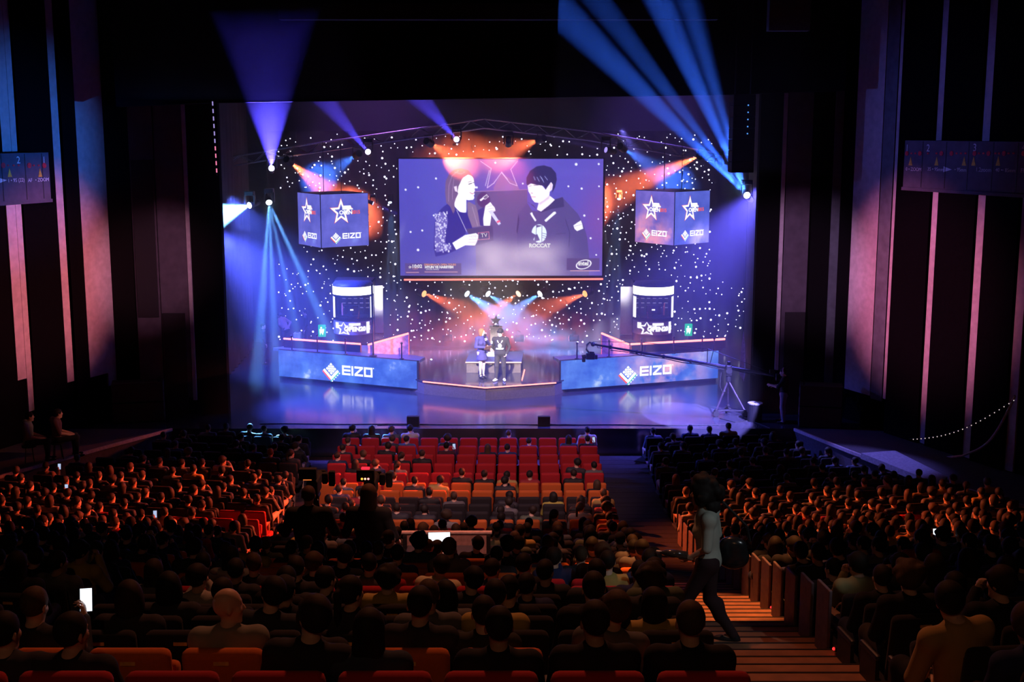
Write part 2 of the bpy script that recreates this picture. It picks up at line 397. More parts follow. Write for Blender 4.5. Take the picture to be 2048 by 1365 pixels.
side_box(-1, 98, -60, 305, 398, [50, 3, 84],
         [('2', 37, 321, .25), ('1', 88, 321, .25)] + [('dot', u, 331, .07) for u in (6, 58, 88)] + [('dash', u, 331, .03) for u in (16, 27, 37, 67, 77)]
         + [('tri', u, 346, 0) for u in (18, 79)] + [('arrow', 3, 361, 0), ('1 \u2022 95 (22)', 30, 361, .13), ('AF', 58, 361, .13), ('\u2022 ZOOM', 82, 360, .13)],
         'dark side box printed with a camera lens scale reading AF and ZOOM')

# ================================================================== STAGE SET
# --- star cloth
Yb = 46.6
mb = MB(); n = 90
pl, pr = atY(545, 690, Yb).x, atY(1500, 690, Yb).x
zt = atY(1000, 262, Yb).z
for i in range(n+1):
    x = pl+(pr-pl)*i/n; y = Yb+.12*math.sin(i*1.9)*.6+.05*math.sin(i*.7)
    mb.v += [(x, y, SZ+.01), (x, y, zt)]
mb.f = [[2*i, 2*i+2, 2*i+3, 2*i+1] for i in range(n)]; mb.m = [0]*n
cloth = mb.build('star_cloth', [DRAPE], None, True, label='black backdrop cloth dotted with small white lights', cat='backdrop')
rs = random.Random(5); pts = []
STARM = em('star_led', (.80, .76, 1.0), 4.0)
def covered(u, v):
    return (795 < u < 1210 and 312 < v < 556)
tries = 0
while len(pts) < 1180 and tries < 40000:
    tries += 1
    u, v = rs.uniform(556, 1490), rs.uniform(268, 686)
    if covered(u, v): continue
    if v < 330 and rs.random() < .45: continue
    if u < 600 and v > 380 and v < 520: continue
    if u > 1425 and v < 560: continue
    if all((u-a)**2+(v-b_)**2 > 64 for a, b_, _ in pts[-500:]): pts.append((u, v, rs.choice([.016, .019, .022, .025, .03, .038])))
pts.sort(key=lambda p: -p[2])
stm = MB()
for i, (u, v, r) in enumerate(pts):
    p = atY(u, v, Yb-.16)
    if i < 100:
        q = MB(); q.sphere((0, 0, 0), r, 4); o = q.build('star_light', [STARM], cloth, True); o.location = p
    else: stm.sphere(p, r*.93, 3)
stm.build('star_light_field', [STARM], cloth, True, kind='stuff')

# --- side drapes
for nm, p0_, p1_, lab in (('l', (-9.2, 35.9), (-9.75, 46.3), 'tall dark side drape washed blue at the crew side of the stage'), ('r', (7.35, 35.9), (8.75, 46.3), 'tall dark side drape behind the camera crane')):
    mb = MB(); n = 60
    for i in range(n+1):
        t = i/n; w_ = .07*math.sin(i*1.7); x, y = p0_[0]+(p1_[0]-p0_[0])*t+w_, p0_[1]+(p1_[1]-p0_[1])*t
        mb.v += [(x, y, SZ+.01), (x, y, 16)]
    mb.f = [[2*i, 2*i+2, 2*i+3, 2*i+1] for i in range(n)]; mb.m = [0]*n
    mb.build('side_drape', [pm('side_drape_cloth', (.05, .045, .055), .9, var=.3, scale=2)], None, True, label=lab, cat='drape')
# --- truss arch
TR = atY(970, 247, 43).z
def truss(name, pts, s, label, parent=None):
    root = empty(name, pts[0], 0, label, 'truss') if parent is None else parent
    for a, b_ in zip(pts, pts[1:]):
        a, b_ = Vector(a)-Vector(pts[0]), Vector(b_)-Vector(pts[0])
        d = b_-a; L = d.length; M = frame(a, d, (0, 0, 1)); mb = MB()
        for y in (-s/2, s/2):
            for z in (-s/2, s/2): mb.cyl((0, y, z), (L, y, z), .028, n=6, M=M)
        mb.build('chord', [ALU], root)
        mb = MB(); k = max(2, int(L/.42))
        for i in range(k):
            x0, x1 = L*i/k, L*(i+1)/k
            for y in (-s/2, s/2):
                mb.cyl((x0, y, -s/2 if i % 2 else s/2), (x1, y, s/2 if i % 2 else -s/2), .014, n=5, M=M)
            for z in (-s/2, s/2): mb.cyl((x0, -s/2, z), (x1, s/2, z), .012, n=5, M=M)
        mb.build('lattice', [ALU], root)
    return root
truss('truss_arch', [atY(425, 330, 43.5), atY(590, 302, 43.3), atY(968, 247, 43), atY(1180, 272, 43), atY(1462, 320, 43.3)], .30, 'aluminium lattice truss arching over the screen and the cloth of stars')

# --- big screen (picture painted below in the screen section)
YS = 44.6
SL, SR = atY(797, 320, YS), atY(1207, 316, YS)
zsb = atY(1002, 552, YS).z; zst = atY(1002, 318, YS).z; SXW = SR.x-SL.x; SZH = zst-zsb
screen = empty('projection_screen', (SL.x, YS, zsb), 0, 'big screen showing a woman interviewing a man in a hoodie', 'screen')
mb = MB()
for lo, hi in (((-.06, 0, -.05), (SXW+.06, .12, 0)), ((-.06, 0, SZH), (SXW+.06, .12, SZH+.05)), ((-.06, 0, 0), (0, .12, SZH)), ((SXW, 0, 0), (SXW+.06, .12, SZH))): mb.span(lo, hi)
mb.span((0, .08, 0), (SXW, .12, SZH)); mb.build('screen_frame', [BLACK], screen)
# red light bar hung below the screen
a, b_ = atY(808, 560, 44.4), atY(1206, 558.5, 44.4)
root = empty('light_bar', a, 0, 'long thin red light bar hanging below the big screen', 'light bar')
MB().cyl((0, 0, 0), b_-a, .03, n=8).build('red_tube', [em('red_tube', (1.0, .16, .13), 3.0, True)], root)
MB().span((0, .03, .03), (b_.x-a.x, .12, .1)).build('housing', [BLACK], root)
MB().cyl((.4, .08, .05), (.4, .08, zsb-a.z), .01).cyl((6.5, .08, .05), (6.5, .08, zsb-a.z), .01).build('hanger', [METAL], root)
# goose-neck cables under the screen frame
# --- logo geometry
def star_logo(mb, M, s, m_w=0, m_r=1):
    """outlined five-point star with two bars and a lettered strip"""
    o, i_ = [], []
    for k in range(5):
        for r, ang in ((1.0, 90+72*k), (.42, 126+72*k)):
            t = R(ang); o.append((s*r*math.cos(t)*.93, s*r*math.sin(t)))
    def ring(f, th, mi, y):
        n = len(o); vs = [(x, y, z) for x, z in o]+[(x*f, y, z*f) for x, z in o]
        mb.add(vs, [(k, (k+1) % n, n+(k+1) % n, n+k) for k in range(n)], mi, M)
    o0 = list(o); o = [(x*1.07, z*1.07) for x, z in o0]; ring(.60, 0, m_r, -.004)
    o = o0; ring(.62, 0, m_w, -.008)
    mb.add([(.15*s, -.012, .30*s), (.85*s, -.012, .30*s), (.8*s, -.012, .46*s), (.15*s, -.012, .46*s)], [(0, 1, 2, 3)], m_w, M)
    mb.add([(.1*s, -.012, .16*s), (1.0*s, -.012, .16*s), (.95*s, -.012, .26*s), (.1*s, -.012, .26*s)], [(0, 1, 2, 3)], m_w, M)
    mb.text('OPEN', .42*s, M @ Matrix.Translation((.38*s, -.02, -.06*s)), m_w, .004, bold=.012*s)
    mb.text('2015', .36*s, M @ Matrix.Translation((1.22*s, -.02, -.06*s)), m_r, .004, bold=.01*s)
def eizo_logo(mb, M, s, mw=0, mr=1, mg=2):
    """tilted square chip with dotted face and stepped edges beside the name"""
    T = M @ Matrix.Rotation(R(45), 4, 'Y')
    def sq(x0, z0, x1, z1, y, mi): mb.add([(x0, y, z0), (x1, y, z0), (x1, y, z1), (x0, y, z1)], [(0, 1, 2, 3)], mi, T)
    # rotated frame: face, then white L edge, red and green outer edges
    sq(-.34*s, -.52*s, .36*s, -.36*s, -.004, mw); sq(.36*s, -.52*s, .52*s, .30*s, -.004, mw)
    sq(-.34*s, -.62*s, .46*s, -.52*s, -.003, mr); sq(.52*s, -.62*s, .60*s, .26*s, -.003, mg)
    for i in range(5): sq(.58*s, (-.56+.19*i)*s, .66*s, (-.47+.19*i)*s, -.003, mw)
    for i in range(3):
        for j in range(3):
            if (i+j) % 2 == 0 or (i == 1 or j == 1):
                cx, cz = (-.2+.2*i)*s, (-.2+.2*j)*s
                sq(cx-.075*s, cz-.075*s, cx+.075*s, cz+.075*s, -.006, mw)
    for k in range(4):
        a = R(90*k); c_, s_ = math.cos(a), math.sin(a); cx, cz = .2*s*(c_-s_)*.5, .2*s*(s_+c_)*.5
        sq(cx-.05*s, cz-.05*s, cx+.05*s, cz+.05*s, -.006, mw)
    # name: E I Z O as heavy squared strokes
    x = .82*s; h = .62*s; t = .13*s; z0 = -.33*s
    def st(x0, a, x1, b_): mb.add([(x0, -.006, z0+a), (x1, -.006, z0+a), (x1, -.006, z0+b_), (x0, -.006, z0+b_)], [(0, 1, 2, 3)], mw, M)
    w_ = .62*s
    st(x, 0, x+t, h); st(x, 0, x+w_, t); st(x, h-t, x+w_, h); st(x, h/2-t/2, x+w_, h/2+t/2); x += w_+.08*s
    st(x, 0, x+t, h); x += t+.09*s
    st(x, h-t, x+w_, h); st(x, 0, x+w_, t)
    mb.add([(x, -.006, z0+t), (x+t*1.5, -.006, z0+t), (x+w_, -.006, z0+h-t), (x+w_-t*1.5, -.006, z0+h-t)], [(0, 1, 2, 3)], mw, M); x += w_+.08*s
    st(x, 0, x+t, h); st(x+w_-t, 0, x+w_, h); st(x, 0, x+w_, t); st(x, h-t, x+w_, h)
    st(x+w_+.05*s, h-.07*s, x+w_+.11*s, h)
LW, LR_, LG = em('logo_white', (1, 1, 1), 1.4), em('logo_red', (1, .12, .08), 1.1), em('logo_green', (.1, .75, .55), 1.0)
# --- LED cubes
def led_cube(u_edge, Y, th, s, vt, label, mats, drop):
    e = atY(u_edge, vt, Y)
    root = empty('led_cube', (e.x, Y, e.z-s), 0, label, 'LED cube')
    body = MB()
    d1 = Vector((math.cos(th), math.sin(th), 0)); d0 = Vector((-math.sin(th), math.cos(th), 0))   # right-hand and left-hand edges from the near corner
    body.add([tuple(p) for p in ((0, 0, 0), d1*s, d1*s+d0*s, d0*s)]+[tuple(Vector(p)+Vector((0, 0, s))) for p in ((0, 0, 0), d1*s, d1*s+d0*s, d0*s)],
             [(0, 3, 2, 1), (4, 5, 6, 7), (0, 1, 5, 4), (1, 2, 6, 5), (2, 3, 7, 6), (3, 0, 4, 7)])
    body.build('cabinet', [BLACK], root)
    for (o, dx, m, nm) in (((0, 0, 0), d1, mats[1], 'led_face'), (d0*s, -d0, mats[0], 'led_face')):
        M = frame(o, dx); f = MB(); f.add([(.015, -.006, .01), (s-.015, -.006, .01), (s-.015, -.006, s-.01), (.015, -.006, s-.01)], [(0, 1, 2, 3)])
        fo = link(nm, f.mesh(nm, [m]), root); fo.matrix_local = M
        g = MB(); star_logo(g, Matrix.Translation((s*.42, -.008, s*.66)), s*.25); eizo_logo(g, Matrix.Translation((s*.30, -.008, s*.21)), s*.17, 0, 1, 2)
        link('logo', g.mesh('logo', [LW, LR_, LG]), fo)
    c = MB(); cc = (d1+d0)*s/2
    for dx in (-.3, .3): c.cyl((cc.x+dx, cc.y, s), (cc.x+dx, cc.y, s+drop), .012, n=6)
    c.build('hanging_wire', [METAL], root)
NB1 = nebula_mat('led_blue_dusk', (.06, .065, .34), (.10, .10, .45), (.16, .2, .6), 1.8, 1.3)
NB2 = nebula_mat('led_blue_rose', (.08, .065, .34), (.15, .11, .45), (.6, .28, .45), 1.7, 1.1, ((.5, 0, .15), 1.3, (.85, .3, .33)))
NB3 = nebula_mat('led_blue_deep', (.045, .065, .36), (.08, .10, .46), (.16, .2, .6), 1.8, 1.3, ((1.3, 0, 0.1), .7, (.5, .4, .6)))
led_cube(640, 41.5, R(34), 1.78, 389, 'hanging LED cube with star logo above the booth with the bright white leaf', (NB1, NB1), 1.7)
led_cube(1350, 41.5, R(41), 1.78, 384, 'hanging LED cube with star logo and rosy cloud, at the side of the camera crane', (NB2, NB3), 1.7)
# --- LED fronted decks
NBL = nebula_mat('led_deck_blue', (.03, .10, .50), (.09, .21, .70), (.70, .80, .85), 1.1, 1.5)
NBR = nebula_mat('led_deck_rosy', (.03, .11, .56), (.09, .23, .72), (.6, .74, .82), 1.1, 1.3, ((3.6, 0, .55), 1.8, (1.0, .52, .55)))
def deck(uL, vLb, vLt, uR, vRb, vRt, mat, logo_u, logo_v, back, label, lab2):
    a, b_ = atZ(uL, vLb, SZ+.1), atZ(uR, vRb, SZ+.1)
    zt = (atY(uL, vLt, a.y).z+atY(uR, vRt, b_.y).z)/2
    root = empty('stage_deck', (a.x, a.y, SZ), 0, label, 'stage deck')
    d = (b_-a); L = d.length; ux = d.normalized(); M = frame((0, 0, 0), ux)
    h = zt-SZ
    poly = [(0, .14), (L, .14)]+[(p.x, p.y) for p in back(a, M, zt)]
    s = MB(); n = len(poly)
    P = [M @ Vector((x, y, 0)) for x, y in poly]
    s.slab([(p.x, p.y) for p in P], h-.09, h)
    s.build('deck_top', [pm('deck_lino', (.16, .16, .2), .3, spec=.6)], root)
    c = Vector((sum(p.x for p in P)/n, sum(p.y for p in P)/n, 0))
    s = MB(); s.slab([tuple((c+(p-c)*.93)[:2]) for p in P], .0, h-.09); s.build('skirt', [MATTE], root)
    f = MB().span((0, 0, .1), (L, .12, h-.002)); fo = link('led_front', f.mesh('led_front', [BLACK, mat]), root); fo.matrix_local = M
    g = MB(); g.add([(.01, -.006, .11), (L-.01, -.006, .11), (L-.01, -.006, h-.01), (.01, -.006, h-.01)], [(0, 1, 2, 3)]); link('led_picture', g.mesh('led_picture', [mat]), fo)
    # logo where the panel carries it
    t = 0
    for k in range(400):
        q = a+ux*(L*k/400); 
        if project(q)[0] <= logo_u: t = L*k/400
    g = MB(); eizo_logo(g, Matrix.Translation((t, -.014, .1+(h-.1)*.46)), .50); link('logo', g.mesh('logo', [LW, LR_, LG]), fo)
    return root, a, b_, zt, M
def back_pts(uv):
    return lambda a, M, z: [M.inverted() @ (atZ(u, v, z)-Vector((a.x, a.y, z))) for u, v in uv]
deckL = deck(558, 753, 700, 835, 779, 722, NBL, 664, 740, back_pts([(850, 714.5), (815, 708.5), (792, 692), (600, 689), (546, 696)]),
             'raised deck with a blue LED front and white logo, nearest the stage crew', '')
deckR = deck(1121, 780.6, 721, 1436, 757, 701.6, NBR, 1256, 740, back_pts([(1445, 696), (1400, 688), (1224, 692), (1201, 708), (1106, 713.5)]),
             'raised deck with a blue and pink LED front, behind the camera crane', '')
ZD = deckL[3]; ZDR = deckR[3]
REDL = em('red_led_strip', (1.0, .22, .18), 3.6, True)
WOOD = pm('reddish_wood', (.50, .22, .20), .5, var=.35, scale=9)
def balustrade(pts_low, wing, zd, label):
    a = atZ(pts_low[0][0], pts_low[0][1], zd); root = empty('balustrade', (a.x, a.y, zd), 0, label, 'low wall')
    q = [atZ(u, v, zd)-a for u, v, _ in pts_low]; hs = [h for *_, h in pts_low]
    def wall(p0, p1, h0, h1, nm, m, led='red_light_strip'):
        M = frame(p0, p1-p0); L = (p1-p0).length; mb = MB()
        mb.add([(0, -.04, .0), (L, -.04, .0), (L, -.04, h1), (0, -.04, h0), (0, .04, .0), (L, .04, .0), (L, .04, h1), (0, .04, h0)],
               [(0, 1, 2, 3), (5, 4, 7, 6), (3, 2, 6, 7), (0, 3, 7, 4), (1, 5, 6, 2), (0, 4, 5, 1)])
        o = link(nm, mb.mesh(nm, [m]), root); o.matrix_local = M
        s = MB(); s.cyl((0, -.03, h0+.035), (L, -.03, h1+.035), .032, n=6); link(led, s.mesh(led, [REDL]), o)
    for i in range(len(q)-1): wall(q[i], q[i+1], hs[i], hs[i+1], 'low_panel', BLACK)
    w = [atZ(u, v, zd)-a for u, v, _ in wing]
    wall(w[0], w[1], wing[0][2], wing[1][2], 'wing_panel', WOOD)
    return root
balustrade([(569, 695, .26), (722, 705, .24)], [(737, 706.5, .24), (818, 710, .66)], ZD, 'red lit low wall with wooden wing beside the booth nearest the crew')
balustrade([(1450, 696, .25), (1262, 706, .24)], [(1258, 706.5, .24), (1203, 709, .64)], ZDR, 'red lit low wall with wooden wing, seen behind the crane arm')
# stanchions
def stanchion(u, vb, vt, zd, label, group):
    p = atZ(u, vb-1.5, zd); h = atY(u, vt, p.y).z-zd
    root = empty('stanchion', p, 0, label, 'post', group)
    MB().cyl((0, 0, .02), (0, 0, h), .022, n=8).build('pole', [METAL], root)
    MB().cyl((0, 0, 0), (0, 0, .02), .07, n=12).build('base', [METAL], root)
    MB().sphere((0, 0, h), .04, 5).build('knob', [METAL], root, True)
for i, (u, vb, vt) in enumerate([(584, 703, 672), (635, 707, 671), (691, 711, 678), (803.5, 720, 687)]):
    stanchion(u, vb, vt, ZD, 'slim dark post on the deck front, %s from the crew end' % ORD[i+1], 'slim posts on the LED decks')
for i, (u, vb, vt) in enumerate([(1154, 720, 687), (1218, 716, 682), (1282, 713, 679), (1347, 709, 676), (1404, 705, 675), (1428, 703.5, 678)]):
    stanchion(u, vb, vt, ZDR, 'slim dark post on the deck behind the crane arm, %s from the hosts' % ORD[i+1], 'slim posts on the LED decks')
p = atZ(746.5, 713, ZD); h = atY(746.5, 568, p.y).z-ZD
root = empty('light_stand', p, 0, 'tall thin dark stand on the deck in front of the white booth panel', 'stand')
MB().cyl((0, 0, .02), (0, 0, h), .03, n=8).build('pole', [METAL], root); MB().cyl((0, 0, 0), (0, 0, .03), .12, n=12).build('base', [METAL], root)
# --- player booths
BWH = em('booth_lightbox', (1, .97, .97), 2.6, True); BLIT = em('booth_print_glow', (.95, .93, 1.0), 1.25)  # print and mullions glow by emission, though they are no lamps
GLASS = bpy.data.materials.new('booth_glass'); GLASS.use_nodes = True
nt = GLASS.node_tree; nt.nodes.clear(); o_ = nt.nodes.new('ShaderNodeOutputMaterial'); mx = nt.nodes.new('ShaderNodeMixShader')
tr = nt.nodes.new('ShaderNodeBsdfTransparent'); gl = nt.nodes.new('ShaderNodeBsdfGlossy'); gl.inputs['Roughness'].default_value = .05
mx.inputs[0].default_value = .12; nt.links.new(tr.outputs[0], mx.inputs[1]); nt.links.new(gl.outputs[0], mx.inputs[2]); nt.links.new(mx.outputs[0], o_.inputs['Surface'])
def booth(u, zd, panel_side, panel_u, label, plab):
    """round fronted sound-proof booth: plinth, printed base, glass front, light box, roof"""
    p = atZ(u, 679+4, zd); k = 1/ (F/project(p)[2])
    r = 40*k; pz = lambda v: atY(u, v, p.y-r).z-zd
    root = empty('player_booth', (p.x, p.y+r*.3, zd), 0, label, 'booth')
    A0, A1 = R(180), R(360)
    def arc(r_, z0, z1, nm, m, a0=A0, a1=A1, par=root, n=24):
        return MB().lathe([(r_, z0), (r_, z1)], n, 0, None, a0, a1, False).build(nm, [m], par, True)
    z = [0, pz(673), pz(646), pz(641), pz(598), pz(593.5), pz(577), pz(568)]
    arc(r*.98, 0, z[1], 'plinth', BLACK)
    base = arc(r, z[1], z[2], 'printed_base', pm('booth_print', (.35, .34, .42), .35, var=.35, scale=4))
    g = MB(); hb_ = z[2]-z[1]; sr = hb_*.80; o5 = []
    for k_ in range(5):
        for q_, ang in ((1.0, 90+72*k_), (.42, 126+72*k_)): o5.append((q_*sr*math.cos(R(ang))-.40*r, q_*sr*math.sin(R(ang))-.02))
    cx_ = -.40*r; n_ = len(o5); g.add([(x, 0, zz_) for x, zz_ in o5]+[(cx_+(x-cx_)*.58, 0, zz_*.58) for x, zz_ in o5], [(i, (i+1) % n_, n_+(i+1) % n_, n_+i) for i in range(n_)])
    def band(x0, x1, z0, z1):
        for i in range(8): g.add([(x0+(x1-x0)*i/8, 0, z0), (x0+(x1-x0)*(i+1)/8, 0, z0), (x0+(x1-x0)*(i+1)/8, 0, z1), (x0+(x1-x0)*i/8, 0, z1)], [(0, 1, 2, 3)])
    band(-.12*r, .45*r, hb_*.20, hb_*.40); band(-.95*r, -.7*r, -.02, hb_*.4); band(.78*r, .98*r, -hb_*.42, hb_*.44)
    g.text('OPEN2015', .205, Matrix.Translation((.33*r, 0, -.03)), 0, .004, bold=.014)
    hh = (z[1]+z[2])/2; bent = []
    for (x, y, zz_) in g.v:
        a = R(270)+x/r; zq = max(z[1]+.01, min(z[2]-.01, zz_+hh)); bent.append(((r+.012-y)*math.cos(a), (r+.012-y)*math.sin(a), zq))
    g.v = bent; g.build('star_print', [BLIT], base)
    arc(r*1.01, z[2], z[3], 'sill', BLACK)
    arc(r*.985, z[3], z[4], 'glass_front', GLASS)
    for a, m_ in ((186, BLIT), (200, BLIT), (340, BLIT), (354, BLIT)):
        t = R(a); MB().box((r*.97*math.cos(t), r*.97*math.sin(t), (z[3]+z[4])/2), (.05, .05, z[4]-z[3])).build('mullion', [m_], root)
    arc(r*1.0, z[4], z[5], 'lower_rim', METAL)
    arc(r*1.02, z[5], z[6], 'light_box', BWH, R(184), R(356))
    top = MB().lathe([(r*1.02, z[6]), (r*1.0, z[6]+.06), (r*.9, z[7]), (0.01, z[7]+.02)], 24, 0, None, A0, A1, False); top.build('roof', [pm('booth_roof', (.10, .10, .22), .5)], root, True)
    # cabin behind the round front
    c = MB(); d = r*1.5
    c.span((-r, 0, 0), (-r+.04, d, z[7])).span((r-.04, 0, 0), (r, d, z[7])).span((-r, d-.04, 0), (r, d, z[7])).span((-r, 0, z[7]-.04), (r, d, z[7])).span((-r, 0, z[2]-.05), (r, d, z[2]))
    c.build('cabin', [pm('booth_inside', (.04, .035, .05), .8)], root)
    # inside: logo wall, monitor back, computer tower
    w_ = MB(); rr = random.Random(int(u))
    for i in range(6):
        for j in range(5):
            x, zz_ = -r*.75+i*r*.3, z[3]+.15+j*.16; w_.span((x, d-.06, zz_), (x+.11, d-.045, zz_+.03))
    w_.build('logo_wall_print', [em('logo_wall_glow', (.5, .45, .62), .35)], root)  # printed logos given a faint glow as if lit
    t = MB(); t.box((0, -r*.35, z[3]+.05), (r*1.5, r*.9, .04)); t.build('desk', [BLACK], root)
    t = MB(); t.rbox((-.02, -r*.45, z[3]+.27), (.5, .05, .32), .02).box((-.02, -r*.42, z[3]+.1), (.06, .04, .12)); t.build('monitor', [BLACK], root)
    t = MB(); t.box((-.02, -r*.45-.03, z[3]+.27), (.11, .008, .05)); t.build('monitor_badge', [em('badge', (1, 1, 1), 1.3)], root)  # badge made to glow as if lit
    s = -1 if panel_side > 0 else 1
    t = MB(); t.rbox((s*.35, -r*.3, z[3]+.22), (.06, .06, .34), .02); t.rbox((s*.36, -r*.3, z[3]+.42), (.035, .05, .14), .012); t.build('pennant', [pm('coral', (.75, .25, .22), .6)], root)
    # white door leaf beside the booth
    x0, x1 = (atY(panel_u[0], 620, p.y+r*.6).x-p.x), (atY(panel_u[1], 620, p.y+r*.6).x-p.x)
    zb, zt = atY(u, panel_u[2], p.y+r*.6).z-zd, atY(u, panel_u[3], p.y+r*.6).z-zd
    t = MB(); t.span((x0, r*.28, zb), (x1, r*.36, zt)).span((x0, r*.28, 0), (x1, r*.36, zb-.02), 1)
    t.build('door_leaf', [WHITE, pm('leaf_base', (.16, .15, .2), .6)], root, label=plab)
booth(707, ZD, 1, (749, 766, 666, 572), 'round fronted player booth with bright white side leaf, nearest the crew', 'bright white side leaf')
booth(1306, ZDR, -1, (1241, 1268, 669, 574), 'round fronted player booth with grey side leaf, behind the crane arm', 'pale grey side leaf')
# exit signs
for u, v, lab in ((644, 662, 'small green lit exit sign beside the booth nearest the crew'), (1377, 660, 'small green lit exit sign behind the crane side of the stage')):
    p = atY(u, v, 46.0); root = empty('exit_sign', p, 0, lab, 'exit sign')
    MB().rbox((0, 0, 0), (.28, .08, .46), .02).build('housing', [em('exit_green', (.01, .42, .20), 1.5)], root)
    g = MB(); g.sphere((-.02, -.05, .12), .035, 5); g.prism([(-.09, .07), (.09, .07), (.07, -.05), (.03, -.16), (-.02, -.05), (-.07, -.16)], .01, 0, Matrix.Translation((0, -.055, 0)))
    g.build('running_figure', [em('exit_white', (.65, 1.0, .9), 2.2)], root)
    MB().cyl((0, 0, -.23), (0, 0, SZ-p.z), .02).build('post', [BLACK], root)
# --- centre riser
Z1 = SZ+.42
tip, rl, rr_ = atZ(971, 775, Z1), atZ(846, 762.5, Z1), atZ(1112, 765, Z1)
root = empty('stage_riser', (tip.x, tip.y, SZ), 0, 'low black riser edged with red light under the two hosts', 'riser')
poly = [(tip-tip), (rr_-tip), Vector((3.6, 2.9, 0)), Vector((3.2, 6.4, 0)), Vector((-3.4, 6.4, 0)), Vector((-3.6, 2.9, 0)), (rl-tip)]
MB().slab([(p.x, p.y) for p in poly], .38, .42).build('riser_top', [pm('riser_gloss', (.03, .028, .034), .12, spec=.6)], root)
c = Vector((0, 2.4, 0)); MB().slab([tuple((c+(Vector((p.x, p.y, 0))-c)*.985)[:2]) for p in poly], 0, .38).build('riser_skirt', [GREYC], root)
for a, b_ in ((poly[6], poly[0]), (poly[0], poly[1])):
    MB().cyl((a.x, a.y-.02, .405), (b_.x, b_.y-.02, .405), .022, n=6).build('red_light_strip', [REDL], root)
a, b_ = atZ(1044, 761, Z1)-Vector((tip.x, tip.y, SZ)), atZ(1049, 741, Z1)-Vector((tip.x, tip.y, SZ))
MB().cyl((a.x, a.y, .435), (b_.x, b_.y, .435), .02, n=6).build('red_light_strip', [REDL], root)
# step block with the trophy pedestal
ZB = Z1+.37
fl, fr, br_, bl_ = atZ(931, 724, ZB), atZ(1043, 724, ZB), atZ(1047, 703.5, ZB), atZ(940, 703.5, ZB)
root = empty('step_block', (fl.x, fl.y, Z1), 0, 'low dark block edged with light behind the two hosts', 'platform')
q = [p-fl for p in (fl, fr, br_, bl_)]
MB().slab([(p.x, p.y) for p in q], .33, .37).build('block_top', [pm('block_lino', (.035, .05, .16), .35)], root)
c = sum(q, Vector())/4; MB().slab([tuple((c+(p-c)*.97)[:2]) for p in q], 0.002, .33).build('block_skirt', [GREYC], root)
MB().cyl((q[0].x, q[0].y-.015, .35), (q[1].x, q[1].y-.015, .35), .02, n=6).build('light_strip', [em('peach_strip', (1, .55, .42), 2.4, True)], root)
p = atZ(992, 706, ZB); zt_ = atY(992, 655, p.y).z
root = empty('pedestal', (p.x, p.y, ZB), 0, 'square grey pedestal carrying the star trophy', 'pedestal')
MB().rbox((0, 0, (zt_-ZB)/2), (.38, .38, zt_-ZB), .012).build('pedestal_column', [pm('pedestal_grey', (.2, .18, .17), .6)], root)
MB().box((0, 0, zt_-ZB+.01), (.41, .41, .02)).build('pedestal_cap', [pm('pedestal_cap', (.35, .3, .3), .4)], root)
root = empty('star_trophy', (p.x, p.y, zt_+.02), 0, 'clear star shaped trophy on top of the grey pedestal', 'trophy')
pts5 = []
for k in range(5):
    for r_, ang in ((.19, 90+72*k), (.08, 126+72*k)): pts5.append((r_*math.cos(R(ang)), r_*math.sin(R(ang))+.2))
MB().prism(pts5, .05).build('star', [pm('trophy_metal', (.35, .3, .33), .15, .6)], root)
MB().box((0, .02, .02), (.2, .12, .04)).build('trophy_base', [BLACK], root)
# laptop and papers on the block
p = atZ(985, 712, ZB); root = empty('game_case', (p.x, p.y, ZB), R(8), 'white flat boxes lying on the dark block behind the hosts', 'box')
MB().rbox((0, 0, .03), (.42, .26, .06), .01).build('lower_box', [WHITE], root); MB().rbox((.03, .02, .085), (.34, .22, .045), .01).build('upper_box', [WHITE], root)
# --- line array hanging at the right of the opening, and strings of lights
p0, p1 = atY(1459, 345, 33.2), atY(1508, 189, 33.2)
root = empty('hanging_speaker', ((p0.x+p1.x)/2, 33.2, p0.z), 0, 'black line of loudspeakers hanging at the corner of the stage opening', 'loudspeaker')
n = 7; hh = (p1.z-p0.z)/n
for i in range(n): MB().rbox((0, -.0, hh*(i+.5)), (p1.x-p0.x, .6, hh*.985), .02).build('speaker_cabinet', [MATTE], root)
d = MB()
for i in range(5): d.sphere((.09, -.33, (p1.z-p0.z)*(.86-.09*i)), .02, 4)
d.build('indicator_lights', [em('blue_dot', (.1, .35, 1), 1.0)], root)
MB().cyl((-.2, 0, p1.z-p0.z), (-.2, 0, 15-p0.z), .02).cyl((.2, 0, p1.z-p0.z), (.2, 0, 15-p0.z), .02).build('chain', [METAL], root)
a, b_ = atY(425, 203, 33.3), atY(434, 352, 33.3)
root = empty('edge_light', a, 0, 'dashed line of small violet lights down the edge of the stage opening', 'light strip')
for i in range(10):
    t0, t1 = i/10, (i+.55)/10; q = b_-a
    MB().cyl(q*t0, q*t1, .018, n=6).build('light', [em('violet_dash', (.5, .4, .95), .7) if i < 6 else em('pink_dash', (1, .25, .45), .9)], root)
MB().cyl((-.03, .1, .05), (b_-a)+Vector((-.03, .1, 0)), .02, n=6).build('rail', [BLACK], root)
